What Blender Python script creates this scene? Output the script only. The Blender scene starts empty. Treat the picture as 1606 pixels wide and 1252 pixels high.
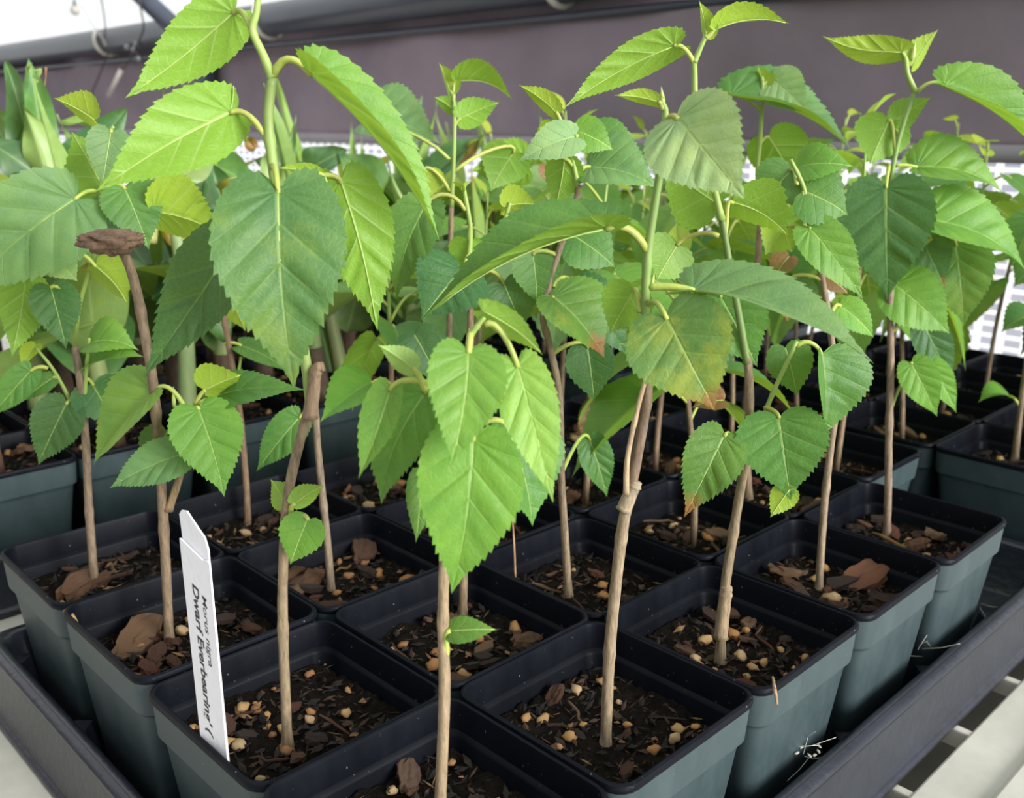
import bpy, bmesh, math, random
import numpy as np
from mathutils import Vector, Matrix, noise

random.seed(7)
S = bpy.context.scene
COL = S.collection
V = np.array

# ------------------------------------------------------------------ camera
FPX, CX, CY, CZ, PITCH, YAW, ROLL = 1530.7, -.138315, -.177835, .220658, .271447, .773938, .009222
IW, IH = 1606, 1252
_cy, _sy, _cp, _sp = math.cos(YAW), math.sin(YAW), math.cos(PITCH), math.sin(PITCH)
FWD = V([_sy*_cp, _cy*_cp, -_sp]); _r = V([_cy, -_sy, 0.]); _u = np.cross(_r, FWD)
RT = math.cos(ROLL)*_r + math.sin(ROLL)*_u
UP = -math.sin(ROLL)*_r + math.cos(ROLL)*_u
CAM = V([CX, CY, CZ]); HF = V([_sy, _cy, 0.])
cam = bpy.data.cameras.new('camera'); camo = bpy.data.objects.new('camera', cam); COL.objects.link(camo)
camo.matrix_world = Matrix(((RT[0], UP[0], -FWD[0], CX), (RT[1], UP[1], -FWD[1], CY), (RT[2], UP[2], -FWD[2], CZ), (0, 0, 0, 1)))
cam.sensor_fit = 'HORIZONTAL'; cam.sensor_width = 36; cam.lens = FPX/IW*36
cam.clip_start = .01; cam.clip_end = 60
cam.dof.use_dof = True; cam.dof.focus_distance = .40; cam.dof.aperture_fstop = 16.0
S.camera = camo

# ------------------------------------------------------------------ sky, sun, exposure
w = bpy.data.worlds.new('sky'); S.world = w; w.use_nodes = True
bg = w.node_tree.nodes['Background']; bg.inputs[0].default_value = (.96, .99, 1.0, 1); bg.inputs[1].default_value = 1.08
sun = bpy.data.lights.new('sun', 'SUN'); sun.energy = 6.4; sun.angle = math.radians(32); sun.color = (1, .99, .96)
suno = bpy.data.objects.new('sun', sun); COL.objects.link(suno)
sd = Vector((.12, -.93, .27))     # direction towards the hazy sun: from the right, high
suno.rotation_euler = sd.to_track_quat('Z', 'Y').to_euler(); suno.location = (1, -2, 3)
S.view_settings.view_transform = 'Standard'; S.view_settings.look = 'None'
S.view_settings.gamma = 1; S.view_settings.use_curve_mapping = False
S.view_settings.exposure = 0.0

def ray(x, y): return FWD + RT*(x-IW/2)/FPX - UP*(y-IH/2)/FPX
def atD(x, y, D): r = ray(x, y); return CAM + r*D/(r@HF)      # point seen at (x, y), D metres in front
def onz(x, y, z): r = ray(x, y); return CAM + r*(z-CZ)/r[2]
def onx(x, y, X): r = ray(x, y); return CAM + r*(X-CX)/r[0]
def hd(p): return float((V(p)-CAM)@HF)

# ------------------------------------------------------------------ materials
def newmat(name):
    m = bpy.data.materials.new(name); m.use_nodes = True
    nt = m.node_tree; b = nt.nodes['Principled BSDF']
    return m, nt, b
def N(nt, t, **k):
    n = nt.nodes.new(t)
    for a, v in k.items():
        if a.startswith('i_'):
            key = a[2:]; key = int(key) if key.isdigit() else key.replace('_', ' ')
            n.inputs[key].default_value = v
        else: setattr(n, a, v)
    return n
def lk(nt, a, b): nt.links.new(a, b)
def mth(nt, op, a, b=None, clamp=False):
    n = nt.nodes.new('ShaderNodeMath'); n.operation = op; n.use_clamp = clamp
    for i, v in enumerate((a, b)):
        if v is None: continue
        if isinstance(v, (int, float)): n.inputs[i].default_value = v
        else: lk(nt, v, n.inputs[i])
    return n.outputs[0]
def mixc(nt, f, a, b, mode='MIX'):
    n = nt.nodes.new('ShaderNodeMix'); n.data_type = 'RGBA'; n.blend_type = mode
    for s, v in ((n.inputs[0], f), (n.inputs[6], a), (n.inputs[7], b)):
        if isinstance(v, (int, float)): s.default_value = v
        elif isinstance(v, tuple): s.default_value = v if len(v) == 4 else (*v, 1)
        else: lk(nt, v, s)
    return n.outputs[2]
def srgb(r, g, b):
    f = lambda c: (c/255/12.92 if c <= 10 else ((c/255+.055)/1.055)**2.4)
    return (f(r), f(g), f(b))

def plain(name, col, rough=.5, var=.25, scale=40, bump=.15, spec=.5, col2=None, bscale=None, dist=.002, coord='Object'):
    m, nt, b = newmat(name)
    tc = N(nt, 'ShaderNodeTexCoord'); nz = N(nt, 'ShaderNodeTexNoise', i_Scale=scale, i_Detail=6.0, i_Roughness=.65)
    lk(nt, tc.outputs[coord], nz.inputs['Vector'])
    c2 = col2 or tuple(c*(1-var) for c in col)
    rmp = N(nt, 'ShaderNodeValToRGB'); rmp.color_ramp.elements[0].position = .35; rmp.color_ramp.elements[1].position = .65
    rmp.color_ramp.elements[0].color = (*c2, 1); rmp.color_ramp.elements[1].color = (*col, 1)
    lk(nt, nz.outputs[0], rmp.inputs[0]); lk(nt, rmp.outputs[0], b.inputs['Base Color'])
    b.inputs['Roughness'].default_value = rough; b.inputs['Specular IOR Level'].default_value = spec
    n2 = N(nt, 'ShaderNodeTexNoise', i_Scale=bscale or scale*4, i_Detail=5.0); lk(nt, tc.outputs[coord], n2.inputs['Vector'])
    bp = N(nt, 'ShaderNodeBump', i_Strength=bump, i_Distance=dist); lk(nt, n2.outputs[0], bp.inputs['Height']); lk(nt, bp.outputs[0], b.inputs['Normal'])
    return m

def leaf_mat(name, spots=0, smooth=False):
    m, nt, b = newmat(name)
    out = nt.nodes['Material Output']
    uv = N(nt, 'ShaderNodeUVMap'); sep = N(nt, 'ShaderNodeSeparateXYZ'); lk(nt, uv.outputs[0], sep.inputs[0])
    oi = N(nt, 'ShaderNodeObjectInfo'); geo = N(nt, 'ShaderNodeNewGeometry')
    tc = N(nt, 'ShaderNodeTexCoord')
    ua = mth(nt, 'ABSOLUTE', mth(nt, 'SUBTRACT', sep.outputs[0], .5))     # 0 midrib .. .5 margin
    if smooth:
        vv = mth(nt, 'PINGPONG', mth(nt, 'MULTIPLY', mth(nt, 'ADD', ua, mth(nt, 'MULTIPLY', sep.outputs[1], -.25)), 26.0), .5)
        vein = mth(nt, 'SUBTRACT', 1.0, mth(nt, 'MULTIPLY', vv, 2.6), True)
        vein = mth(nt, 'MULTIPLY', vein, .35)
        mid = mth(nt, 'SUBTRACT', 1.0, mth(nt, 'MULTIPLY', ua, 26.0), True)
    else:
        vv = mth(nt, 'PINGPONG', mth(nt, 'MULTIPLY', sep.outputs[1], 9.0), .5)
        vein = mth(nt, 'SUBTRACT', 1.0, mth(nt, 'MULTIPLY', vv, 16.0), True)
        vein = mth(nt, 'MULTIPLY', vein, mth(nt, 'SUBTRACT', 1.15, mth(nt, 'MULTIPLY', ua, 1.7), True))
        mid = mth(nt, 'SUBTRACT', 1.0, mth(nt, 'MULTIPLY', ua, 34.0), True)
    veins = mth(nt, 'MAXIMUM', vein, mid)
    vo = N(nt, 'ShaderNodeTexVoronoi', feature='DISTANCE_TO_EDGE', i_Scale=430.0 if not smooth else 60.0)
    lk(nt, tc.outputs['Object'], vo.inputs['Vector'])
    ret = mth(nt, 'SUBTRACT', 1.0, mth(nt, 'MULTIPLY', vo.outputs['Distance'], 9.0), True)
    nz = N(nt, 'ShaderNodeTexNoise', i_Scale=55.0, i_Detail=5.0, i_Roughness=.6); lk(nt, tc.outputs['Object'], nz.inputs['Vector'])
    nz2 = N(nt, 'ShaderNodeTexNoise', i_Scale=300.0, i_Detail=3.0); lk(nt, tc.outputs['Object'], nz2.inputs['Vector'])
    base = oi.outputs['Color']
    hi = mixc(nt, 1.0, base, (1.22, 1.12, .95), 'MULTIPLY'); lo = mixc(nt, 1.0, base, (.74, .82, .85), 'MULTIPLY')
    top = mixc(nt, mth(nt, 'MULTIPLY', mth(nt, 'SUBTRACT', nz.outputs[0], .32), 2.6, True), lo, hi)
    top = mixc(nt, mth(nt, 'MULTIPLY', ret, .07), top, (.42, .60, .20))
    top = mixc(nt, mth(nt, 'MULTIPLY', mth(nt, 'MAXIMUM', mth(nt, 'MULTIPLY', vein, .35), mid), .48), top, (.36, .52, .14))
    under = mixc(nt, .45, base, (.30, .47, .045)) if not smooth else mixc(nt, .35, base, (.26, .36, .12))
    under = mixc(nt, mth(nt, 'MULTIPLY', nz.outputs[0], .35), under, mixc(nt, 1.0, under, (.7, .8, .6), 'MULTIPLY'))
    under = mixc(nt, mth(nt, 'MULTIPLY', ret, .10), under, (.5, .7, .25))
    under = mixc(nt, mth(nt, 'MULTIPLY', veins, .55), under, (.50, .66, .24))
    col = mixc(nt, geo.outputs['Backfacing'], top, under)
    if spots:
        z = N(nt, 'ShaderNodeTexNoise', i_Scale=38.0, i_Detail=7.0, i_Roughness=.75); lk(nt, tc.outputs['Object'], z.inputs['Vector'])
        f1 = mth(nt, 'MULTIPLY', mth(nt, 'SUBTRACT', mth(nt, 'ADD', z.outputs[0], mth(nt, 'MULTIPLY', sep.outputs[1], .26 if spots < 3 else .05)), .60 if spots > 1 else .66), 7.0, True)
        col = mixc(nt, mth(nt, 'MULTIPLY', f1, .30 if spots == 1 else .8), col, (.30, .36, .05))
        if spots > 1:
            z3 = mth(nt, 'ADD', sep.outputs[1], mth(nt, 'MULTIPLY', z.outputs[0], .55))
            f2 = mth(nt, 'MULTIPLY', mth(nt, 'SUBTRACT', z3, 1.09 if spots == 2 else 1.10), 9.0, True)
            col = mixc(nt, f2, col, (.30, .13, .045))
    lk(nt, col, b.inputs['Base Color'])
    b.inputs['Roughness'].default_value = .50 if not smooth else .38
    b.inputs['Specular IOR Level'].default_value = .42
    hgt = mth(nt, 'ADD', mth(nt, 'MULTIPLY', veins, -.9), mth(nt, 'ADD', mth(nt, 'MULTIPLY', ret, -.14), mth(nt, 'MULTIPLY', nz2.outputs[0], .5)))
    bp = N(nt, 'ShaderNodeBump', i_Strength=.45 if not smooth else .15, i_Distance=.0008); lk(nt, hgt, bp.inputs['Height']); lk(nt, bp.outputs[0], b.inputs['Normal'])
    tr = N(nt, 'ShaderNodeBsdfTranslucent')
    tcol = mixc(nt, .55, col, (.42, .62, .03)); lk(nt, tcol, tr.inputs[0])
    mx = N(nt, 'ShaderNodeMixShader'); mx.inputs[0].default_value = .34 if not smooth else .22
    lk(nt, b.outputs[0], mx.inputs[1]); lk(nt, tr.outputs[0], mx.inputs[2]); lk(nt, mx.outputs[0], out.inputs[0])
    return m

def objcol_mat(name, rough=.6, scale=300, amt=.35, bump=.3, stretch=(1, 1, .25)):
    m, nt, b = newmat(name)
    oi = N(nt, 'ShaderNodeObjectInfo'); tc = N(nt, 'ShaderNodeTexCoord'); mp = N(nt, 'ShaderNodeMapping'); mp.inputs['Scale'].default_value = stretch
    nz = N(nt, 'ShaderNodeTexNoise', i_Scale=scale, i_Detail=5.0, i_Roughness=.7); lk(nt, tc.outputs['Object'], mp.inputs[0]); lk(nt, mp.outputs[0], nz.inputs['Vector'])
    lo = mixc(nt, 1.0, oi.outputs['Color'], (1-amt*1.3,)*3, 'MULTIPLY'); hi = mixc(nt, 1.0, oi.outputs['Color'], (1+amt,)*3, 'MULTIPLY')
    c = mixc(nt, mth(nt, 'MULTIPLY', mth(nt, 'SUBTRACT', nz.outputs[0], .3), 2.4, True), lo, hi); lk(nt, c, b.inputs['Base Color'])
    b.inputs['Roughness'].default_value = rough
    bp = N(nt, 'ShaderNodeBump', i_Strength=bump, i_Distance=.001); lk(nt, nz.outputs[0], bp.inputs['Height']); lk(nt, bp.outputs[0], b.inputs['Normal'])
    return m

M = {}
M['leaf'] = leaf_mat('mulberry_leaf'); M['leaf_s1'] = leaf_mat('mulberry_leaf_yellowing', 1)
M['leaf_s2'] = leaf_mat('mulberry_leaf_mottled', 2); M['leaf_s3'] = leaf_mat('mulberry_leaf_brown_tip', 3); M['broad'] = leaf_mat('broad_leaf', 0, True)
M['broad_s'] = leaf_mat('broad_leaf_withering', 2, True)
M['bark'] = objcol_mat('bark', .75, 500, .4, .6); M['shoot'] = objcol_mat('green_shoot', .5, 200, .12, .1)
M['chip'] = objcol_mat('chip', .9, 520, .65, 1.0, (1, .35, 1)); M['stone'] = objcol_mat('stone', .7, 300, .25, .4, (1, 1, 1))
M['soil'] = plain('potting_soil', (.016, .011, .008), .95, .7, 300, 1.0, .1, (.005, .004, .003), 900, .003)
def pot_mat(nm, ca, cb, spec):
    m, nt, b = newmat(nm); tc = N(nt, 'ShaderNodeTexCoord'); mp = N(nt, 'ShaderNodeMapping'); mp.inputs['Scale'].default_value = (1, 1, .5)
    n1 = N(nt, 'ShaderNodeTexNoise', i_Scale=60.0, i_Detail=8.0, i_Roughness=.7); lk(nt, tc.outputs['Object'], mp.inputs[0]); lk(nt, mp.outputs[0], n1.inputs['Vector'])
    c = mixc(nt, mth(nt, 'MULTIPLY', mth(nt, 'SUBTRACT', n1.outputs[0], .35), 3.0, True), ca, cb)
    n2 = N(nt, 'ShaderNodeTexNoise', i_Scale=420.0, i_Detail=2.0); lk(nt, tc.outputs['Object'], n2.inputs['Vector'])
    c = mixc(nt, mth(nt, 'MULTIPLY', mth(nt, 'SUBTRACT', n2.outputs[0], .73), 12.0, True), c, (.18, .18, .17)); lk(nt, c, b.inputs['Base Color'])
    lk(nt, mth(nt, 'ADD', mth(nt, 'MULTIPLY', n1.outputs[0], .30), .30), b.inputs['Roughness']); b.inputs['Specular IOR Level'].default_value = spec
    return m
M['pot'] = pot_mat('lit_pot_plastic', (.031, .050, .056), (.048, .071, .076), .40)  # pot outside: side light painted in as a lighter teal
M['pot_in'] = pot_mat('shaded_pot_plastic', (.0035, .0045, .0075), (.006, .007, .011), .09)  # same plastic on rim and inside, shade put into the colour
M['tray'] = plain('tray_plastic', (.018, .021, .032), .34, .35, 50, .25, .6)
M['bench'] = plain('bench_plastic', srgb(212, 210, 198), .5, .12, 14, .08, .4, srgb(188, 187, 174))
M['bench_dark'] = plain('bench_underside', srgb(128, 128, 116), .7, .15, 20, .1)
M['tag'] = plain('tag_plastic', srgb(240, 240, 246), .4, .05, 90, .12, .5)
M['ink'] = plain('black_ink', (.012, .012, .014), .5, .2, 200, 0)
M['curtain'] = plain('shade_cloth', srgb(152, 137, 146), .85, .16, 3, .2, .2, srgb(131, 120, 130), 12, .02)
M['hem'] = plain('hem_band', srgb(158, 152, 158), .7, .1, 10, .1)
M['pipe'] = plain('painted_steel', srgb(62, 68, 82), .30, .25, 9, .05, .6)
M['clip'] = plain('white_plastic', srgb(205, 200, 190), .5, .15, 30, .1)
M['metal'] = plain('zinc_bolt', srgb(150, 155, 155), .3, .2, 80, .1); M['metal'].node_tree.nodes['Principled BSDF'].inputs['Metallic'].default_value = .8
M['wire'] = plain('dark_wire', (.03, .03, .035), .5)
M['bounce_ground'] = plain('pale_bounce_ground', srgb(232, 230, 226), .9, .1, 20, .3, .2, None, 60, .01)
M['ground'] = plain('greenhouse_ground', srgb(78, 72, 64), .9, .3, 20, .5, .2, None, 60, .01)
def film_mat(name, col, tr_, op):
    m, nt, b = newmat(name); out = nt.nodes['Material Output']
    b.inputs['Base Color'].default_value = (*col, 1); b.inputs['Roughness'].default_value = .35
    t = N(nt, 'ShaderNodeBsdfTranslucent'); t.inputs[0].default_value = (*tr_, 1)
    mx = N(nt, 'ShaderNodeMixShader'); mx.inputs[0].default_value = op
    lk(nt, b.outputs[0], mx.inputs[1]); lk(nt, t.outputs[0], mx.inputs[2]); lk(nt, mx.outputs[0], out.inputs[0]); return m
M['film'] = film_mat('clear_film', srgb(200, 200, 214), srgb(200, 200, 214), .3)
_nt = M['film'].node_tree; _o = _nt.nodes['Material Output']; _t = _nt.nodes.new('ShaderNodeBsdfTransparent'); _t.inputs[0].default_value = (*srgb(196, 197, 212), 1)
_m = _nt.nodes.new('ShaderNodeMixShader'); _m.inputs[0].default_value = .62; _l = _o.inputs[0].links[0].from_socket
lk(_nt, _l, _m.inputs[1]); lk(_nt, _t.outputs[0], _m.inputs[2]); lk(_nt, _m.outputs[0], _o.inputs[0])
M['cord'] = film_mat('white_weave', (.95, .95, .95), (1.0, 1.0, 1.0), .82)

# ------------------------------------------------------------------ object helpers
def obj(name, verts, faces, mat, parent=None, loc=None, smooth=True, uv=None, color=None):
    me = bpy.data.meshes.new(name); me.from_pydata([tuple(map(float, v)) for v in verts], [], [tuple(f) for f in faces])
    if uv is not None:
        l = me.uv_layers.new(name='UVMap'); li = np.empty(len(me.loops), dtype=np.int32); me.loops.foreach_get('vertex_index', li)
        l.data.foreach_set('uv', np.asarray(uv, dtype=np.float32)[li].ravel())
    if smooth: me.polygons.foreach_set('use_smooth', [True]*len(me.polygons))
    for mm in (mat if isinstance(mat, list) else [mat]): me.materials.append(mm)
    me.update()
    return link(name, me, parent, loc, color)
def link(name, me, parent=None, loc=None, color=None):
    o = bpy.data.objects.new(name, me); COL.objects.link(o)
    if parent: o.parent = parent
    if loc is not None: o.location = tuple(map(float, loc))
    if color is not None: o.color = (*[max(0, min(1, c)) for c in color], 1)
    return o
def tag(o, label=None, cat=None, group=None, kind=None):
    for k, v in (('label', label), ('category', cat), ('group', group), ('kind', kind)):
        if v: o[k] = v
    return o
def empty(name, loc, label, cat, group=None):
    o = bpy.data.objects.new(name, None); COL.objects.link(o); o.location = tuple(map(float, loc)); o.empty_display_size = .01
    return tag(o, label, cat, group)
def spline(pts, n):
    P = [V(p, dtype=float) for p in pts]
    if len(P) == 2: return [P[0]+(P[1]-P[0])*k/n for k in range(n+1)]
    P = [2*P[0]-P[1]] + P + [2*P[-1]-P[-2]]; out = []
    segs = len(P)-3; per = max(1, n//segs)
    for i in range(segs):
        a, b, c, d = P[i:i+4]
        for k in range(per):
            t = k/per; out.append(.5*((2*b)+(-a+c)*t+(2*a-5*b+4*c-d)*t*t+(-a+3*b-3*c+d)*t**3))
    out.append(P[-2]); return out
def tube_geo(pts, rad, seg=8, cap=True, bump=None):
    pts = [V(p, dtype=float) for p in pts]; n = len(pts); vs = []; fs = []
    t0 = pts[1]-pts[0]; ref = V([0, 0, 1.]) if abs(t0[2]) < .8*np.linalg.norm(t0) else V([1., 0, 0])
    x = np.cross(t0, ref); x /= np.linalg.norm(x)
    for i in range(n):
        t = pts[min(i+1, n-1)]-pts[max(i-1, 0)]; t /= (np.linalg.norm(t)+1e-12)
        x = x-t*(x@t); x /= (np.linalg.norm(x)+1e-12); y = np.cross(t, x)
        r = rad[i] if hasattr(rad, '__len__') else rad
        for k in range(seg):
            a = 2*math.pi*k/seg; vs.append(pts[i]+(x*math.cos(a)+y*math.sin(a))*r)
        if i:
            for k in range(seg):
                k2 = (k+1) % seg; fs.append(((i-1)*seg+k, (i-1)*seg+k2, i*seg+k2, i*seg+k))
    if cap: fs.append(tuple(range(seg))[::-1]); fs.append(tuple(range((n-1)*seg, n*seg)))
    return vs, fs
def tube(name, pts, rad, mat, parent=None, seg=8, color=None, org=None):
    o = V([0, 0, 0.]) if org is None else V(org)
    vs, fs = tube_geo([V(p)-o for p in pts], rad, seg)
    return obj(name, vs, fs, mat, parent, color=color)
def boxgeo(x0, x1, y0, y1, z0, z1):
    v = [(x, y, z) for z in (z0, z1) for y in (y0, y1) for x in (x0, x1)]
    return v, [(0, 2, 3, 1), (4, 5, 7, 6), (0, 1, 5, 4), (2, 6, 7, 3), (0, 4, 6, 2), (1, 3, 7, 5)]
def merge(parts):
    V_, F_ = [], []
    for v, f in parts:
        k = len(V_); V_ += list(v); F_ += [tuple(i+k for i in q) for q in f]
    return V_, F_
def bevel(o, wdt, seg=2):
    m = o.modifiers.new('bevel', 'BEVEL'); m.width = wdt; m.segments = seg; m.limit_method = 'ANGLE'; return o

# ------------------------------------------------------------------ the setting
WX = 1.05                                   # back wall plane (parallel to y)
BZ = -.095                                  # bench top
g = obj('floor', *boxgeo(-4, 6, -5, 8, -1.02, -.90), M['ground'], smooth=False); tag(g, kind='structure')
g = obj('outside_bounce_ground', *boxgeo(1.15, 9, -6, 9, -.90, -.86), M['bounce_ground'], smooth=False); tag(g, kind='structure')  # pale slab added to throw light back through the weave cords
g = obj('added_shade_wall', *boxgeo(-1.94, -1.9, -1.2, 6, -.90, 1.1), M['curtain'], smooth=False); tag(g, kind='structure')  # unseen wall added behind the camera to darken left-facing pot sides
# wall_back: the woven clear film (film + woven cords) below, the shade cloth above
HEM = .203
cz = []; zk = BZ-.09
while zk < HEM: cz.append(zk); zk += .0135
yc = [-.5+.0268*k for k in range(142)]
ha, hb = .0027, .0046
vs, fs = [], []
def pane(y0, y1, z0, z1):
    k = len(vs); vs.extend([(WX, y0, z0), (WX, y1, z0), (WX, y1, z1), (WX, y0, z1)]); fs.append((k, k+1, k+2, k+3))
for a in range(len(cz)-1):
    for b in range(len(yc)-1): pane(yc[b]+hb, yc[b+1]-hb, cz[a]+ha, cz[a+1]-ha)
pane(-1.6, 5.2, -.88, cz[0]-ha); pane(-1.6, 5.2, cz[-1]+ha, .42); pane(-1.6, yc[0]-hb, cz[0], cz[-1]); pane(yc[-1]+hb, 5.2, cz[0], cz[-1])
wb = obj('wall_back', vs, fs, M['film'], smooth=False); tag(wb, kind='structure')
mesh_h = mesh_v = None
for z in cz:
    if mesh_h is None: mesh_h = obj('weave_cord', [(0, -1.6, -ha), (0, 5.2, -ha), (0, 5.2, ha), (0, -1.6, ha)], [(0, 1, 2, 3)], M['cord'], wb, (WX, 0, z), smooth=False)
    else: link('weave_cord', mesh_h.data, wb, (WX, 0, z))
for y in yc:
    zz = (cz[0]+cz[-1])/2; hz = (cz[-1]-cz[0])/2
    v = []; f = []                              # short lengths between the level cords
    if mesh_v is None:
        for a in range(len(cz)-1):
            k = len(v); z0, z1 = cz[a]+ha, cz[a+1]-ha; v += [(0, -hb, z0), (0, hb, z0), (0, hb, z1), (0, -hb, z1)]; f.append((k, k+1, k+2, k+3))
        mesh_v = obj('weave_cord', v, f, M['cord'], wb, (WX, y, 0), smooth=False)
    else: link('weave_cord', mesh_v.data, wb, (WX, y, 0))
# shade cloth: hangs from the rail, gentle folds
ny, nz_ = 150, 16; vs = []; fs = []
for j in range(ny+1):
    for i in range(nz_+1):
        yy = -1.4+6.4*j/ny; zz = HEM-.004+(.43-HEM)*i/nz_
        fx = .006*math.sin(yy*9+zz*14)+.004*math.sin(yy*21-zz*25+1.)+.012*math.sin(yy*3.1+zz*6)
        vs.append((WX-.022+fx, yy, zz))
for j in range(ny):
    for i in range(nz_): a = j*(nz_+1)+i; fs.append((a, a+1, a+nz_+2, a+nz_+1))
sc = obj('shade_curtain', vs, fs, M['curtain']); m = sc.modifiers.new('thick', 'SOLIDIFY'); m.thickness = .0015
tag(sc, 'dull purple grey shade curtain hanging behind the plants from the dark pipe', 'curtain')
vs = []; fs = []
for j in range(ny+1):
    yy = -1.4+6.4*j/ny
    for zz in (HEM-.016, HEM-.006, HEM+.004): 
        fx = .006*math.sin(yy*9+zz*14)+.004*math.sin(yy*21-zz*25+1.)+.012*math.sin(yy*3.1+zz*6); vs.append((WX-.0245+fx, yy, zz))
for j in range(ny):
    for i in range(2): a = j*3+i; fs.append((a, a+1, a+4, a+3))
hm = obj('hem', vs, fs, M['hem'], sc); m = hm.modifiers.new('thick', 'SOLIDIFY'); m.thickness = .002; hm['label'] = 'pale grey hem band'

# frame of pipes
PX = 1.0
fr = empty('greenhouse_frame', (PX, 2.0, BZ), 'dark blue grey steel pipe frame holding up the shade curtain', 'pipe frame')
org = V([PX, 2.0, BZ])
tube('rail', [(PX, -1.4, .435), (PX, 1.0, .432), (PX, 5.2, .426)], .032, M['pipe'], fr, 20, org=org)
tube('crimped_edge', [(PX+.01, -1.4, .383), (PX+.01, 1.0, .382), (PX+.01, 5.2, .384)], .006, M['pipe'], fr, 8, org=org)
p = onx(326, 200, PX); tube('post', [(PX+.006, p[1], BZ-.8), (PX+.006, p[1], .415)], .024, M['pipe'], fr, 16, org=org)
a = onx(295, 62, PX-.02); b_ = onx(205, -22, PX-.02); tube('brace', [a, b_, 2*b_-a], .022, M['pipe'], fr, 16, org=org)
for (px, py) in ((215, 78), (222, 92), (219, 70), (330, 66), (331, 78), (204, 74)):
    q = onx(px, py, PX-.034)
    v, f = tube_geo([q-V([.0, 0, 0])-org, q-V([.012, 0, 0])-org], [.009, .007], 6); obj('bolt', v, f, M['metal'], fr)
for i, (px, py, lab) in enumerate(((420, 40, 'white plastic clip hooked on the dark pipe right of the top leaf'), (875, 0, 'white plastic clip on the dark pipe at the top edge, middle of the photo'), (168, 68, 'white plastic clip hooked on the dark pipe near the hanging wires'))):
    c = onx(px, py-8, PX); pts = []
    for k in range(13):
        t = math.pi*(.25+1.05*k/12); pts.append((PX-.036*math.sin(t), c[1]-.012*k/12, .433+.038*math.cos(t)))
    o = tube('pipe_clip', pts, [.0035+.002*math.sin(math.pi*k/12) for k in range(13)], M['clip'], None, 8)
    tag(o, lab, 'clip')
# hanging wires, bulb and cable tie
def Wp(px, py, X=PX-.05): return onx(px, py, X)
o = tube('hanging_wire', spline([Wp(150, -40), Wp(160, 5), Wp(165, 40), Wp(164, 60)], 12), .0016, M['wire'], None, 6); tag(o, 'thin dark wire hanging down to the pipe beside the round bulb', 'wire')
o = tube('hanging_wire', spline([Wp(210, -40), Wp(222, 20), Wp(225, 45), Wp(215, 70), Wp(200, 100), Wp(185, 112)], 20), .0022, M['wire'], None, 6); tag(o, 'thicker dark wire curling over the pipe down to the pale tie', 'wire')
o = tube('hanging_wire', spline([Wp(170, 82), Wp(155, 120), Wp(140, 155)], 10), .0022, M['wire'], None, 6); tag(o, 'dark wire running down the curtain, left of the pale tie', 'wire')
o = tube('cable_tie', [Wp(190, 110), Wp(170, 150)], [.006, .005], M['clip'], None, 8); tag(o, 'short pale tube tied on the wire before the curtain', 'tie')
bulb = empty('string_bulb', Wp(118, 16), 'small round frosted bulb hanging in the top left corner', 'bulb')
vs = []; fs = []
for i in range(9):
    for k in range(12):
        t = math.pi*i/8; a = 2*math.pi*k/12; r = .013
        vs.append((r*math.sin(t)*math.cos(a), r*math.sin(t)*math.sin(a), r*math.cos(t)))
for i in range(8):
    for k in range(12): fs.append((i*12+k, (i+1)*12+k, (i+1)*12+(k+1) % 12, i*12+(k+1) % 12))
obj('globe', vs, fs, M['clip'], bulb)
tube('cap', [(0, 0, .011), (0, 0, .022)], [.006, .005], M['metal'], bulb, 8)
q0 = Wp(118, 16)
o = tube('bulb_cord', spline([q0+V([0, 0, .022]), Wp(120, -30), Wp(90, -60)], 8), .0013, M['wire'], bulb, 6, org=q0)
o = tube('light_string', spline([Wp(128, 8), Wp(140, 32), Wp(158, 55), Wp(166, 72)], 10), .0012, M['clip'], None, 6); tag(o, 'thin pale cord running from the bulb to the pipe', 'cord')
ob = obj('roof_bar', *boxgeo(WX+.4, WX+.44, -1, 7, .93, .98), M['clip'], smooth=False); tag(ob, 'pale cream roof bar crossing behind the top left corner', 'bar')

# ------------------------------------------------------------------ bench
bench = empty('plant_bench', (.45, .6, BZ), 'off white moulded plastic bench with rectangular slots under the trays', 'bench')
bo = V([.45, .6, BZ])
def bpart(name, x0, x1, y0, y1, z0, z1, mat='bench', bv=.0015):
    v, f = boxgeo(x0-bo[0], x1-bo[0], y0-bo[1], y1-bo[1], z0-bo[2], z1-bo[2]); o = obj(name, v, f, M[mat], bench, smooth=False); bevel(o, bv); return o
bpart('bench_top', -.6, WX-.078, .012, 2.6, BZ-.012, BZ)
bpart('bench_edge', -.6, WX-.078, -.30, -.0215, BZ-.012, BZ)
bpart('raised_strip', -.6, WX-.078, -.30, -.052, BZ-.004, BZ+.0035)
xx = .2965
ribs = [xx+.0735*k for k in range(-8, 11)]
for k, x in enumerate(ribs):
    bpart('slot_rib', x-.0056, x-.0, -.022, .0125, BZ-.012, BZ-.0008, bv=.001)
bpart('under_shelf', -.6, WX-.078, -.03, .02, BZ-.034, BZ-.026, 'bench_dark')
for x in (-.5, .93):
    for y in (-.25, 2.5): bpart('leg', x-.03, x+.03, y-.03, y+.03, -.90, BZ-.012, 'bench', .004)

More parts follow.
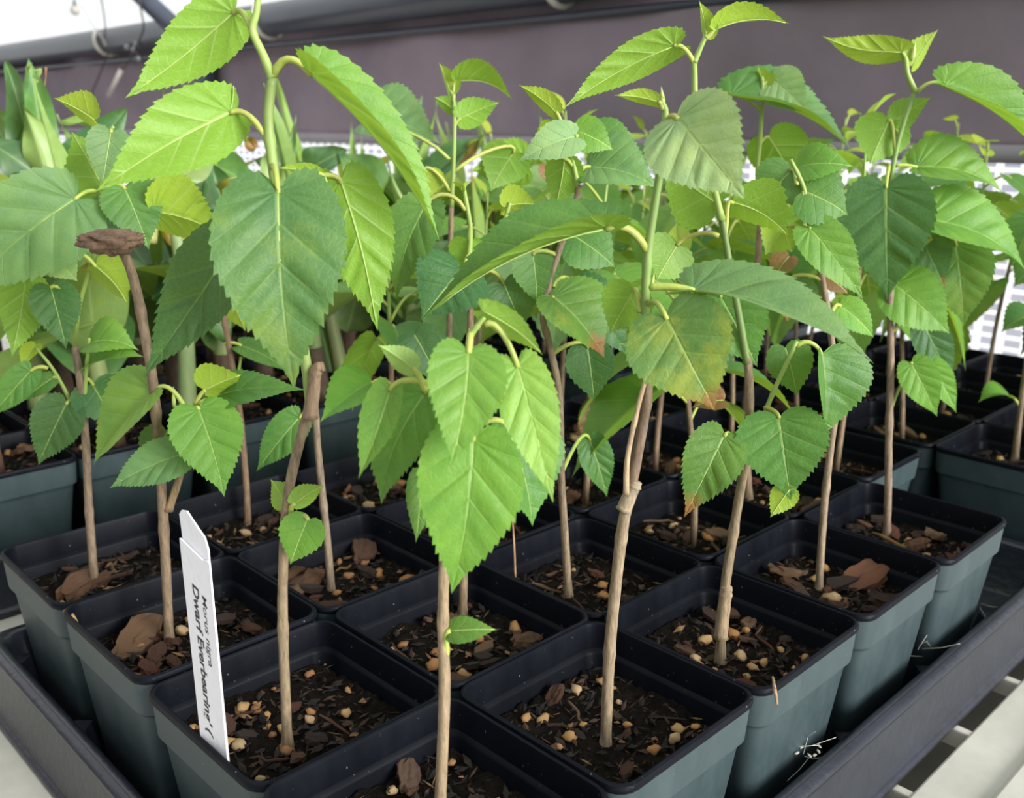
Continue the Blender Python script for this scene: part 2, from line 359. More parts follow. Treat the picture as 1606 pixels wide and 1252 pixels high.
# ------------------------------------------------------------------ trays and pots
P = .09
def rsq(h, r, z, n=5):
    out = []
    for cx, cy, a0 in ((h-r, h-r, 0), (-h+r, h-r, 90), (-h+r, -h+r, 180), (h-r, -h+r, 270)):
        for k in range(n+1):
            a = math.radians(a0+90*k/n); out.append((cx+r*math.cos(a), cy+r*math.sin(a), z))
    return out
def rings(rs, closed_last=True):
    vs = []; fs = []; n = len(rs[0])
    for r in rs: vs += r
    for i in range(len(rs)-1):
        for k in range(n): k2 = (k+1) % n; fs.append((i*n+k, i*n+k2, (i+1)*n+k2, (i+1)*n+k))
    if closed_last: fs.append(tuple(range((len(rs)-1)*n, len(rs)*n)))
    return vs, fs
prof = [(.0435, .0085, -.0002), (.0445, .009, -.0008), (.0449, .009, -.0022), (.0446, .009, -.0038), (.0441, .009, -.0044), (.0433, .009, -.0195), (.0415, .008, -.0212), (.0410, .008, -.023), (.0345, .007, -.083), (.0335, .006, -.0845), (.028, .005, -.0845), (.027, .005, -.083)]
o_rings = [rsq(h, r, z) for h, r, z in reversed(prof)]
inner = [(.0428, .008, -.0006), (.0424, .0075, -.002), (.0418, .0075, -.0125), (.0404, .007, -.0138), (.0400, .007, -.0148), (.0335, .006, -.081)]
vs, fs = rings(o_rings+[rsq(h, r, z) for h, r, z in inner])
fs.append(tuple(range(len(o_rings[0])))[::-1])
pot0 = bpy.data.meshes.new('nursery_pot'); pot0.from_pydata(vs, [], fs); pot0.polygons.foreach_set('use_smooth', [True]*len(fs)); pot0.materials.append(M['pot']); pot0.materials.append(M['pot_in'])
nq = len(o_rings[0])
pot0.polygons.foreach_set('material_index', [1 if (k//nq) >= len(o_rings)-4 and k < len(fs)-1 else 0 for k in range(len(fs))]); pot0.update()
bmm = bmesh.new(); bmm.from_mesh(pot0); bmesh.ops.recalc_face_normals(bmm, faces=bmm.faces)
for e in bmm.edges:
    if len(e.link_faces) == 2 and e.calc_face_angle() > .6: e.smooth = False
bmm.to_mesh(pot0); bmm.free()

def tray(x0, y0, nx, nyy, label, holes=()):
    x1, y1 = x0+nx*P, y0+nyy*P; T = empty('plant_tray', ((x0+x1)/2, (y0+y1)/2, BZ), label, 'tray'); oo = V([(x0+x1)/2, (y0+y1)/2, BZ])
    hx, hy = (x1-x0)/2, (y1-y0)/2
    def rr(dx, z, r):   # rounded rectangle ring grown by dx
        out = []
        for sx, sy, a0 in ((1, 1, 0), (-1, 1, 90), (-1, -1, 180), (1, -1, 270)):
            cx, cy = sx*(hx+dx-r), sy*(hy+dx-r)
            for k in range(5):
                a = math.radians(a0+90*k/4); out.append((cx+r*math.cos(a), cy+r*math.sin(a), z-BZ))
        return out
    pr = [(.0145, -.0935, .02), (.0145, -.0905, .02), (.0128, -.0895, .02), (.0115, -.0880, .018), (.0085, -.0560, .016), (.0085, -.0530, .015), (.0055, -.0515, .013), (.0030, -.0530, .011), (.0015, -.0565, .010), (-.0020, -.0865, .009), (-.005, -.0885, .008)]
    v, f = rings([rr(*q) for q in pr]); obj('tray_wall', v, f, M['tray'], T)
    v, f = rings([rr(.0075, -.0520, .016), rr(.0115, -.0532, .016), rr(.0115, -.0562, .016), rr(.008, -.0572, .016)], False); obj('rim_bead', v, f, M['tray'], T)
    # low pillars between cells
    pil = None
    for i in range(nx+1):
        for j in range(nyy+1):
            s0, s1 = .0125, .006
            cx = x0+i*P-oo[0]; cy = y0+j*P-oo[1]
            cx = max(-hx+.004, min(hx-.004, cx)); cy = max(-hy+.004, min(hy-.004, cy))
            if pil is None:
                vv = [(-s0, 0, .006), (0, -s0, .006), (s0, 0, .006), (0, s0, .006), (-s1, 0, .030), (0, -s1, .030), (s1, 0, .030), (0, s1, .030)]
                pil = obj('pillar', vv, [(0, 1, 5, 4), (1, 2, 6, 5), (2, 3, 7, 6), (3, 0, 4, 7), (4, 5, 6, 7)], M['tray'], T, (cx, cy, 0), smooth=False)
            else: link('pillar', pil.data, T, (cx, cy, 0))
    return T

# soil surfaces and the loose pieces on them
def soil_mesh(seed, hs=.0385, rough=1.0):
    n = 26; vs = []; fs = []; rnd = random.Random(seed)
    for i in range(n+1):
        for j in range(n+1):
            x = (i/n*2-1); yv = (j/n*2-1); r = (x**8+yv**8)**.125; k = 1 if r < 1e-6 else max(abs(x), abs(yv))/r*1.0
            X, Y = x*hs*k*1.0, yv*hs*k*1.0
            z = rough*(.0022*noise.noise(Vector((X*60+seed, Y*60, 0)))+.0016*noise.noise(Vector((X*190, Y*190+seed, 1)))+.0010*noise.noise(Vector((X*480, Y*480, seed))))
            z += .002*max(abs(x), abs(yv))**4*rnd.random()
            vs.append((X, Y, z))
    for i in range(n):
        for j in range(n): a = i*(n+1)+j; fs.append((a, a+n+1, a+n+2, a+1))
    me = bpy.data.meshes.new('soil'); me.from_pydata(vs, [], fs); me.materials.append(M['soil']); me.polygons.foreach_set('use_smooth', [True]*len(fs)); me.update(); return me
soils = [soil_mesh(s, rough=1.1) for s in (1, 5, 9, 14)]
def lump(seed, sx, sy, sz, mat, jag=.25, sub=1):
    bm = bmesh.new(); bmesh.ops.create_icosphere(bm, subdivisions=sub+1 if sub else 1, radius=1)
    for v in bm.verts:
        d = 1+jag*noise.noise(v.co*1.3+Vector((seed*3.1, seed, 0)))*1.6; v.co = Vector((v.co.x*sx*d, v.co.y*sy*d, v.co.z*sz*d))
    me = bpy.data.meshes.new('piece'); bm.to_mesh(me); bm.free(); me.materials.append(mat); me.polygons.foreach_set('use_smooth', [True]*len(me.polygons)); return me
peb = [lump(s, 1, .75, .6, M['stone'], .35) for s in range(5)]
def chip_mesh(seed):
    r = random.Random(seed); n = r.randint(6, 8); top = []; 
    for k in range(n):
        a = 2*math.pi*k/n; top.append((math.cos(a)*(.75+.5*r.random()), math.sin(a)*(.35+.25*r.random()), .12+.1*r.random()))
    bot = [(x*.85, y_*.85, -.14) for x, y_, z in top]; vs = top+bot+[(0, 0, .26)]
    fs = [(k, (k+1) % n, 2*n) for k in range(n)]+[(k, n+k, n+(k+1) % n, (k+1) % n) for k in range(n)]+[tuple(range(n, 2*n))[::-1]]
    me = bpy.data.meshes.new('bark_chip'); me.from_pydata(vs, [], fs); me.materials.append(M['chip']); return me
chips = [chip_mesh(s) for s in range(7)]
def bark_mesh(seed):
    bm = bmesh.new(); bmesh.ops.create_icosphere(bm, subdivisions=3, radius=1)
    for v in bm.verts:
        d = 1+.45*noise.noise(v.co*1.6+Vector((seed*7.7, 1, 2)))+.2*noise.noise(v.co*4+Vector((seed, 0, 0))); r_ = math.floor(v.co.y*5+seed)*.37 % .3
        v.co = Vector((v.co.x*d*1.05, v.co.y*d*.58, (max(-.2, min(.2, v.co.z*.6))+.10*noise.noise(v.co*3.5+Vector((0, seed, 5))))*d*(1+r_)))
    me = bpy.data.meshes.new('bark_piece'); bm.to_mesh(me); bm.free(); me.materials.append(M['chip']); return me
barks = [bark_mesh(s) for s in range(5)]
def twig_mesh(seed):
    r = random.Random(seed); pts = [(-1+2*k/4, .15*r.uniform(-1, 1), .06*r.uniform(-1, 1)) for k in range(5)]
    v, f = tube_geo(pts, [.05, .09, .08, .07, .03], 5); me = bpy.data.meshes.new('twig'); me.from_pydata([tuple(q) for q in v], [], f); me.materials.append(M['chip']); return me
twigs = [twig_mesh(s) for s in range(4)]
def gmat(n, c): return plain(n, c, .9, .3, 500, .3)
GM = [gmat('grit_dark', (.020, .012, .007)), gmat('grit_brown', (.060, .030, .016)), gmat('grit_tan', (.24, .13, .055)), gmat('grit_black', (.007, .005, .004))]
def grit_mesh(seed, n=420, hs=.037):
    r = random.Random(seed); vs = []; fs = []; mi = []
    for q in range(n):
        x, y_ = r.uniform(-hs, hs), r.uniform(-hs, hs); L = r.uniform(.0009, .0042); wd = L*r.uniform(.15, .6) if r.random() < .7 else L*.12
        a = r.uniform(0, 6.28); el = r.uniform(-.5, .7); d = V([math.cos(a)*math.cos(el), math.sin(a)*math.cos(el), math.sin(el)]); s = V([-math.sin(a), math.cos(a), 0]); u = np.cross(d, s)
        c = V([x, y_, r.uniform(-.0004, .0022)]); k = len(vs)
        vs += [c-d*L, c+s*wd, c+u*wd*.7, c-s*wd, c-u*wd*.7, c+d*L]
        fs += [(k, k+2, k+1), (k, k+3, k+2), (k, k+4, k+3), (k, k+1, k+4), (k+5, k+1, k+2), (k+5, k+2, k+3), (k+5, k+3, k+4), (k+5, k+4, k+1)]
        m_ = r.choices((0, 1, 2, 3), (5, 4, 1.1, 5))[0]; mi += [m_]*8
    me = bpy.data.meshes.new('grit'); me.from_pydata([tuple(v) for v in vs], [], fs)
    for g_ in GM: me.materials.append(g_)
    me.polygons.foreach_set('material_index', mi); me.update(); return me
grits = [grit_mesh(s) for s in (1, 2, 3)]
TAN = [(.42, .23, .085), (.48, .29, .12), (.38, .18, .06), (.50, .34, .18), (.30, .14, .055)]
BRN = [(.14, .06, .032), (.19, .09, .045), (.08, .04, .025), (.26, .15, .08), (.06, .035, .024), (.18, .065, .032)]
def soil(x, y_, z, label, group, npeb, nchip, seed, ntw=4, big=1.0, cluster=None):
    r = random.Random(seed); o = link('potting_mix', soils[seed % 4], None, (x, y_, z)); o.rotation_euler.z = (seed % 4)*math.pi/2
    tag(o, label, 'soil', group)
    g_ = link('grit', grits[seed % 3], o, (0, 0, 0)); g_['kind'] = 'stuff'
    def pos(cl):
        if cl and r.random() < .6: return cl[0]+r.gauss(0, .010), cl[1]+r.gauss(0, .010)
        return r.uniform(-.034, .034), r.uniform(-.034, .034)
    lim = lambda v: max(-.034, min(.034, v))
    used = []
    for kind, n in (('pebble', npeb), ('bark_chip', nchip), ('twig', ntw)):
        for _ in range(n):
            for t in range(12):
                a, b2 = pos(cluster); a, b2 = lim(a), lim(b2)
                if all((a-u)**2+(b2-v)**2 > .0055**2 for u, v in used) and a*a+b2*b2 > .004**2: break
            used.append((a, b2))
            if kind == 'pebble': me = peb[r.randrange(5)]; s = r.uniform(.0013, .0034)*big; c = r.choice(TAN); zz = s*.35+.0006
            elif kind == 'bark_chip': me = (chips+barks+barks)[r.randrange(17)]; s = r.uniform(.0026, .0068)*big; c = r.choice(BRN); zz = s*.22+.0012
            else: me = twigs[r.randrange(4)]; s = r.uniform(.005, .010)*big; c = r.choice(BRN+TAN[:1]); zz = .002
            q = link(kind, me, o, (a, b2, zz), c); k = 1+.25*(r.random()-.5); q.scale = (s, s*k, s)
            q.rotation_euler = (r.uniform(-.35, .35), r.uniform(-.45, .45), r.uniform(0, 6.28))
    return o

ORD = ['nearest', 'second', 'third', 'fourth', 'fifth', 'sixth', 'seventh', 'eighth']
ROW = ['right edge row', 'second row in', 'third row in', 'fourth row in']
SZ = -.021
PH = {}
rj = random.Random(3)
tray(0, 0, 6, 4, 'dark plastic tray holding the front block of potted seedlings')
SOILSPEC = {(0, 0): (14, 14, 1.35, (.004, .004)), (0, 1): (20, 7, 1.05, (.012, -.008)), (1, 0): (16, 4, 1.1, None), (1, 1): (9, 16, 1.25, None), (0, 2): (8, 12, 1.3, None), (0, 3): (2, 5, 1.6, None),
            (2, 0): (20, 10, 1.1, None), (3, 0): (6, 14, 1.5, None), (4, 0): (9, 14, 1.4, None), (2, 1): (4, 6, 1.1, None), (1, 2): (12, 14, 1.5, None), (1, 3): (16, 10, 1.3, None)}
def cellname(i, j): return '%s from the near corner, %s' % (ORD[i], ROW[j])
for i in range(6):
    for j in range(4):
        if (i, j) == (5, 0): continue
        x, y_ = (i+.5)*P, (j+.5)*P
        if (i, j) == (0, 0): lab = 'black square pot at the near corner of the front tray, cut by the photo bottom'
        elif (i, j) == (0, 1): lab = 'black square pot holding the white name tag'
        else: lab = 'black square plastic pot, %s, front tray' % cellname(i, j)
        o = link('nursery_pot', pot0, None, (x+rj.uniform(-.0006, .0006), y_+rj.uniform(-.0006, .0006), rj.uniform(-.001, .001))); o.rotation_euler.z = rj.uniform(-.012, .012)
        tag(o, lab, 'pot', 'square pots in the front tray')
        n, c, b, cl = SOILSPEC.get((i, j), (9, 8, 1.3, None))
        if (i, j) == (0, 0): sl = 'chunky tan bark and pebbles in the near corner pot of the front tray'
        elif (i, j) == (0, 1): sl = 'dark soil strewn with pale tan pebbles in the pot with the name tag'
        else: sl = 'dark potting mix in the pot %s' % cellname(i, j)
        soil(x, y_, SZ, sl, 'potting mix in the front tray pots', n, c, 11*i+j+1, 4, b, cl)
# other trays
def block(x0, y0, cells, lab, glab, grp, z=0., soilz=SZ, nn=(8, 7)):
    for n_, (i, j) in enumerate(cells):
        x, y_ = x0+(i+.5)*P, y0+(j+.5)*P
        o = link('nursery_pot', pot0, None, (x, y_, z)); tag(o, lab(i, j), 'pot', grp)
        soil(x, y_, z+soilz, glab(i, j), grp+' soil', nn[0], nn[1], 31*i+7*j+int(x0*100)+90, 2, 1.5)
Ax, Ay = 6.15*P, .03*P
tray(Ax, Ay, 4, 4, 'dark tray of seedling pots behind the front tray on the right, near the white netting')
block(Ax, Ay, [(i, j) for i in range(4) for j in range(4)],
      lambda i, j: 'black square pot right behind the front tray, nearest the right photo edge' if (i, j) == (0, 0) else 'black square pot, %s back, %s in, tray before the white netting' % (ORD[i].replace('nearest', 'first'), ORD[j].replace('nearest', 'first')),
      lambda i, j: 'brown potting mix, %s back, %s in, tray before the netting' % (ORD[i].replace('nearest', 'first'), ORD[j].replace('nearest', 'first')), 'square pots in the right back tray')
Bx, By = .05*P, 5.38*P
tray(Bx, By, 6, 4, 'dark tray of broad leaved plants behind the front tray on the left')
block(Bx, By, [(i, j) for i in range(6) for j in range(4)],
      lambda i, j: 'black square pot in the left back tray, %s across and %s deep' % (ORD[i].replace('nearest', 'first'), ORD[j].replace('nearest', 'first')),
      lambda i, j: 'brown potting mix under the broad leaved plant %s across and %s deep' % (ORD[i].replace('nearest', 'first'), ORD[j].replace('nearest', 'first')), 'square pots in the left back tray', nn=(5, 6), soilz=-.012)
Cx, Cy = 6.2*P, 4.35*P
tray(Cx, Cy, 4, 6, 'dark tray of pots farthest back by the wall, hidden in foliage')
block(Cx, Cy, [(i, j) for i in range(4) for j in range(6)],
      lambda i, j: 'black square pot in the far tray by the wall, half hidden in foliage',
      lambda i, j: 'brown potting mix in the far tray by the wall', 'square pots in the far tray', nn=(2, 2))

# ------------------------------------------------------------------ leaves
CP = V([(0, 0), (-.06, .06), (-.10, .16), (-.085, .29), (.0, .41), (.13, .485), (.27, .50), (.41, .455), (.53, .375), (.64, .285), (.74, .195), (.82, .115), (.89, .055), (1, 0)], dtype=float)
_d = np.r_[0, np.cumsum(np.linalg.norm(np.diff(CP, axis=0), axis=1))]; _d /= _d[-1]
def outline(q, narrow=False):
    x = np.interp(q, _d, CP[:, 0]); y_ = np.interp(q, _d, CP[:, 1])
    return x, y_
def smoothdense():
    global CP, _d
    P_ = spline([(*c, 0) for c in CP], 13*8); CP = V(P_)[:, :2]; CP[:, 1] = np.maximum(CP[:, 1], 0)
    _d = np.r_[0, np.cumsum(np.linalg.norm(np.diff(CP, axis=0), axis=1))]; _d /= _d[-1]
smoothdense()
def leaf_verts(L, W, X, Z, B, fold=(15, 15), arch=.08, bend=0., teeth=24, K=4, quilt=.010, wave=.02, seed=0, lobes=1.0, tooth=.030, curl=0.):
    """X unit along midrib, Z unit top normal, B base.  fold=(y>0 half, y<0 half) degrees.  returns verts, faces, uv"""
    X = X/np.linalg.norm(X); Z = Z-X*(Z@X); Z = Z/np.linalg.norm(Z); Y = np.cross(Z, X)
    rs = np.random.RandomState(seed); nr = 2*teeth+1
    q = np.linspace(0, 1, nr); xm, ym = outline(q)
    xm = np.where(xm < 0, xm*lobes, xm)
    up = (np.arange(nr) % 2 == 1).astype(float)*(1+.5*(rs.rand(nr)-.5)); up[:3] = 0; up[-2:] = 0
    fade = np.clip((1-q)*4, .35, 1)
    gx, gy = np.gradient(xm), np.gradient(ym); gl = np.hypot(gx, gy)+1e-9; gx /= gl; gy /= gl
    fade = fade*np.clip((q-.06)*8, 0, 1)
    xm = xm+up*tooth*fade*(-gy*.75+gx*.75); ym = np.maximum(0, ym+up*tooth*fade*(gx*.75+gy*.4))
    mrow = np.clip(xm-.62*ym, 0, 1); mrow = np.maximum.accumulate(mrow); mrow = np.minimum(mrow, 1); mrow[-1] = 1
    P_, UV = [], []; idx = np.zeros((2, nr, K+1), dtype=int); n = 0
    for side in (0, 1):
        sg = 1 if side == 0 else -1; fa = math.radians(fold[side])
        ph = rs.rand()*6.28
        for r in range(nr):
            for k in range(K+1):
                if k == 0 and side == 1: idx[1, r, 0] = idx[0, r, 0]; continue
                u = k/K; x = mrow[r]+(xm[r]-mrow[r])*u; y_ = ym[r]*u*W/1.0
                x = x+.05*u*(1-u)*ym[r]
                z = quilt*(abs(math.sin(math.pi*q[r]*9))-.4)*4*u*(1-u)*(1-.6*q[r])*min(1, max(0, q[r]*4-.35))
                z += wave*math.sin(ph+q[r]*11)*u*u*(1-q[r])
                zz = y_*math.sin(fa)*(1-.25*u)+z; yy = y_*math.cos(fa)*sg
                t = min(max(x, -.15), 1)
                yy += bend*math.sin(math.pi*t)
                zz += arch*4*t*(1-t)*.9+arch*(-.0)
                if curl: zz -= curl*max(t, 0)**3
                P_.append(B+L*(X*x+Y*yy+Z*zz)); UV.append((.5+sg*u*.5, q[r])); idx[side, r, k] = n; n += 1
    F = []
    for side in (0, 1):
        for r in range(nr-1):
            for k in range(K):
                a, b, c, d = idx[side, r, k], idx[side, r, k+1], idx[side, r+1, k+1], idx[side, r+1, k]
                f = [a, b, c, d] if side == 1 else [a, d, c, b]
                g_ = []
                for v in f:
                    if v not in g_: g_.append(v)
                if len(g_) >= 3: F.append(tuple(g_))
    return P_, F, UV
KIND = {  # top colours
    'Y': (.37, .48, .045), 'B': (0.150, 0.346, 0.048), 'M': (0.082, 0.226, 0.047), 'D': (0.044, 0.144, 0.047), 'P': (.155, .30, .115), 'L': (0.250, 0.461, 0.082),
    'O': (.078, .185, .058), 'S1': (0.087, 0.231, 0.039), 'S2': (0.096, 0.202, 0.053), 'S3': (0.105, 0.240, 0.039), 'Q': (.32, .50, .21), 'N': (0.192, 0.082, 0.034)}
def jit(c, r, a=.12): k = 1+r.uniform(-a, a); return tuple(max(0, v*k*(1+r.uniform(-.06, .06))) for v in c)
PET = (.38, .44, .09)
rl = random.Random(21)
def petiole(par, S0, B, X, r0=.0010, org=None, color=PET, sag=None, name='petiole'):
    S0, B = V(S0), V(B); d = np.linalg.norm(B-S0)
    mid1 = S0+(B-S0)*.35+V([0, 0, 1])*d*(sag if sag is not None else .22); mid2 = B-X*d*.28
    pts = []
    for k in range(9):
        t = k/8; pts.append((1-t)**3*S0+3*(1-t)**2*t*mid1+3*(1-t)*t*t*mid2+t**3*B)
    return tube(name, pts, [r0*(1.15-.25*k/8) for k in range(9)], M['shoot'], par, 6, jit(color, rl, .1), org)
def midline(par, org): pass
class Plant:
    def __init__(s, base, label, group='mulberry seedlings in the front tray', D=None, lean=0.):
        s.b = V(base); s.D = D if D is not None else hd(base); s.lean = lean
        s.o = empty('mulberry_seedling', s.b, label, 'seedling', group); s.leaves = []
    def w(s, px, d=0): 
        p_ = atD(px[0], px[1], s.D+d)
        return p_
    def stem(s, pts, r0, r1, color=(.22, .15, .085), name='stem', dd=0., mat='bark', nodes=True, dd1=None, seg=9):
        dd1 = dd if dd1 is None else dd1
        P_ = [s.w(q, dd+(dd1-dd)*k/max(1, len(pts)-1)) for k, q in enumerate(pts)]
        if pts is s.__dict__.get('first', pts) and name == 'stem' and dd == 0: P_[0] = s.b-V([0, 0, .006])
        n = max(12, 5*len(pts)); Q = spline(P_, n); m_ = len(Q)
        R_ = [(r0+(r1-r0)*k/(m_-1))*(1+(.18 if nodes and (k*7) % 11 == 0 else 0)+rl.uniform(-.04, .04)) for k in range(m_)]
        if mat == 'bark' and name == 'stem' and dd == 0: R_[0] *= 1.5; R_[1] *= 1.2
        s.lastQ = Q
        return tube(name, Q, R_, M[mat], s.o, seg, color, s.b)
    def shoot(s, pts, r0, r1, dd=0., dd1=None, color=(.27, .38, .085), name='shoot'):
        return s.stem(pts, r0, r1, color, name, dd, 'shoot', True, dd1)
    def leaf(s, b, t, wd, kind='M', ang=0, fold=(14, 14), dB=0., dT=0., arch=.07, bend=0., st=None, mat=None, sag=None, pr=.0010, hi=True, curl=0., lobes=1., name='leaf', pd=0., quilt=.019):
        B, T = s.w(b, dB), s.w(t, dT); A = T-B; L = float(np.linalg.norm(A)); X = A/L
        view = CAM-(B+T)/2; dep = float(-view@FWD); view = view/np.linalg.norm(view)
        n = view-X*(view@X); n /= np.linalg.norm(n); sd_ = np.cross(X, n)
        ai = V([X@RT, X@UP]); 
        if abs(sd_@UP) > .28*np.hypot(sd_@RT, sd_@UP): sd_ = sd_ if sd_@UP > 0 else -sd_
        else: sd_ = sd_ if sd_@RT > 0 else -sd_
        th = math.radians(ang); Z = n*math.cos(th)+sd_*math.sin(th); Y = np.cross(Z, X)
        near_pos = (Y@n) > 0
        f = fold if near_pos else (fold[1], fold[0])
        if abs(ang) <= 35 or abs(ang) >= 145: wm = wd*dep/FPX/max(.4, math.cos(math.radians(abs(fold[0]))))/max(.5, abs(math.cos(th)))
        else: wm = wd*dep/FPX*2/max(.45, max(math.sin(math.radians(fold[0])), math.sin(math.radians(fold[1]))))*.85
        W = min(1.25, wm/L); bd = bend
        if bd and (Y@sd_) < 0: bd = -bd
        tee = 24 if L > .03 else 13
        v, fc, uv = leaf_verts(L, W, X, Z, B-s.b, f, arch, bd, tee if hi else 14, 5 if hi else 3, quilt, .024, rl.randrange(9999), lobes, .036 if L > .025 else .04, curl)
        c = jit(KIND[kind], rl, .08); mm = mat or {'S1': 'leaf_s1', 'S2': 'leaf_s2', 'S3': 'leaf_s3'}.get(kind, 'leaf')
        o = obj(name, v, fc, M[mm], s.o, uv=uv, color=c)
        if st is not None: petiole(o, s.w(st, pd), B+X*L*.01, X, pr, s.b, sag=sag)
        # raised midrib below the blade
        mp = []; Zl = Z-X*(Z@X); Zl /= np.linalg.norm(Zl); Yl = np.cross(Zl, X)
        for k in range(9):
            tt = k/8*.93; mp.append(B-s.b+L*(X*tt+Yl*bd*math.sin(math.pi*tt)+Zl*(arch*4*tt*(1-tt)*.9-curl*tt**3-.003)))
        vv, ff = tube_geo(mp, [max(.00018, .0062*L*(1-k/8.6)*.9) for k in range(9)], 5); obj('midrib', vv, ff, M['shoot'], o, color=(.42, .55, .15))
        return o
    def bud(s, b, t, wd=6, dd=0., color=(.40, .50, .14)):
        B, T = s.w(b, dd), s.w(t, dd); n = 7; L = np.linalg.norm(T-B); dep = s.D
        rr = wd/2*dep/FPX
        pts = [B+(T-B)*k/(n-1) for k in range(n)]; vs, fs = tube_geo([p-s.b for p in pts], [rr*v for v in (.5, .9, 1, .9, .65, .35, .06)], 7)
        return obj('bud', vs, fs, M['shoot'], s.o, color=color)

def seedpt(x, y_): return onz(x, y_, SZ+.001)
# --- PLANTS ---------------------------------------------------------------
#@@PLANTS
# near corner seedling (light green, in the very front)
D0 = .262
A = Plant(V([.045, .045, SZ]), 'low mulberry seedling with large light green leaves in the near corner pot')
A.stem([(700, 1260), (697, 1100), (695, 1000), (697, 880), (705, 750), (720, 640), (735, 560)], .0021, .0014, (.30, .22, .13))
A.shoot([(735, 560), (737, 530), (750, 510), (760, 498)], .0012, .0007)
A.leaf((742, 690), (708, 932), 162, 'B', 0, (10, 10), -.012, -.02, .06, .03, st=(722, 650))
A.leaf((735, 553), (707, 732), 122, 'B', 0, (12, 12), -.008, -.026, .07, .03, st=(738, 525))
A.leaf((812, 575), (868, 790), 92, 'L', 8, (10, 10), .0, -.015, .05, .0, st=(760, 510), sag=.5)
A.leaf((612, 612), (562, 752), 60, 'B', 28, (22, 30), -.0, -.01, .07, -.05, st=(690, 618), sag=.4)
A.leaf((668, 615), (598, 792), 98, 'M', 12, (18, 18), .012, .01, .08, .06, st=(712, 600))
A.leaf((796, 672), (835, 826), 44, 'M', 40, (20, 25), .015, .01, .05, .02, st=(722, 695), sag=.3)
A.leaf((660, 745), (652, 852), 46, 'S1', 20, (15, 15), .015, .01, .05, 0)
A.leaf((757, 488), (852, 558), 44, 'L', 150, (15, 20), .0, -.01, .12, .0)
A.leaf((648, 578), (592, 541), 40, 'Q', 165, (25, 25), -.0, .0, .12, 0, st=(668, 612), sag=.0)
A.leaf((706, 990), (781, 988), 42, 'S1', 12, (8, 8), -.002, -.005, .08, 0, st=(700, 1028), sag=.0)
A.bud((738, 540), (736, 515), 7)
# name tag pot seedling: tall top left
Bp = Plant(seedpt(450, 1165), 'tallest mulberry seedling with broad dull green leaves, behind the white name tag')
Bp.stem([(450, 1165), (447, 1080), (444, 1000), (443, 930), (446, 850), (453, 770), (468, 700), (482, 650), (490, 600)], .00215, .0018, (.25, .185, .11))
Bp.stem([(486, 655), (492, 610), (496, 580), (508, 575)], .0026, .0018, (.28, .19, .12), 'cut_stub', -.002)
Bp.shoot([(488, 640), (478, 560), (455, 430), (432, 290), (421, 190), (427, 122)], .0021, .0017, color=(.24, .33, .09))
Bp.shoot([(427, 122), (412, 85), (396, 48), (402, 20), (406, -20)], .0016, .001, color=(.30, .42, .10))
Bp.leaf((366, 20), (196, 154), 98, 'B', 168, (12, 12), .01, .0, .05, -.03, st=(396, 50))
Bp.leaf((487, 116), (690, 380), 84, 'B', 78, (38, 66), -.003, -.0, .07, 0, st=(427, 122), sag=.75, pr=.0013)
Bp.leaf((362, 176), (150, 300), 118, 'B', 158, (12, 12), .0, -.02, -.07, .05, st=(415, 212), sag=.35)
Bp.leaf((436, 300), (462, 612), 200, 'O', 0, (8, 8), -.018, -.03, .07, -.02, st=(428, 262), mat='leaf_s1')
Bp.leaf((372, 378), (226, 592), 112, 'D', 28, (18, 12), .002, -.01, .06, -.03, st=(430, 350))
Bp.leaf((535, 285), (592, 519), 118, 'B', 175, (8, 8), .008, .006, .05, .02, st=(450, 300))
Bp.leaf((500, 272), (434, 264), 20, 'Y', 150, (25, 25), .0, .0, .08, 0, st=(512, 295))
Bp.leaf((362, 172), (366, 132), 16, 'B', 150, (25, 25), .0, .0, .08, 0)
Bp.bud((408, 205), (400, 190), 8); Bp.bud((445, 298), (456, 282), 8)
Bp.leaf((446, 790), (424, 752), 44, 'L', 150, (20, 20), .0, .004, .1, 0, st=(452, 800))
Bp.leaf((462, 790), (508, 762), 34, 'L', 160, (25, 25), -.003, -.004, .12, 0, st=(455, 812))
Bp.leaf((482, 816), (455, 886), 70, 'B', 8, (10, 10), -.004, -.008, .08, 0, st=(457, 808))
# right of it: front right pot
Cp = Plant(seedpt(950, 1165), 'mulberry seedling with forked stem in the blue green sided pot nearest the viewer')
Cp.stem([(950, 1165), (953, 1090), (957, 1010), (968, 900), (978, 820), (990, 765)], .0024, .0022, (.27, .20, .125))
Cp.stem([(988, 775), (1002, 700), (1015, 620), (1014, 540)], .0021, .0019, (.17, .115, .075), 'fork', 0)
Cp.stem([(982, 775), (984, 720), (998, 650), (1015, 585)], .0012, .0009, (.46, .33, .20), 'dry_twig', -.002, seg=6)
Cp.stem([(978, 800), (990, 772), (998, 755)], .0029, .0024, (.33, .26, .17), 'knot', -.0003)
Cp.shoot([(1014, 560), (1012, 480), (1016, 400), (1027, 320), (1040, 240), (1044, 190)], .0018, .0013, color=(.20, .30, .075))
Cp.shoot([(1044, 190), (1043, 170), (1036, 158)], .0013, .0007)
Cp.leaf((1063, 186), (1170, 314), 158, 'Q', 0, (10, 10), -.010, -.030, .08, .0, st=(1043, 195), quilt=.034)
Cp.leaf((952, 358), (664, 500), 92, 'M', 76, (34, 66), -.004, -.007, .08, 0, st=(1014, 392), sag=.35, pr=.0014)
Cp.leaf((1086, 456), (1370, 570), 74, 'P', 72, (16, 52), -.005, -.03, .10, 0, st=(1018, 450), sag=.05, pr=.0014)
Cp.leaf((1046, 500), (1122, 645), 165, 'S2', 0, (10, 10), -.02, -.03, .10, 0, st=(1016, 478), lobes=1.4)
Cp.leaf((994, 456), (955, 525), 82, 'B', 172, (10, 10), .006, .006, .07, 0, st=(1004, 490))
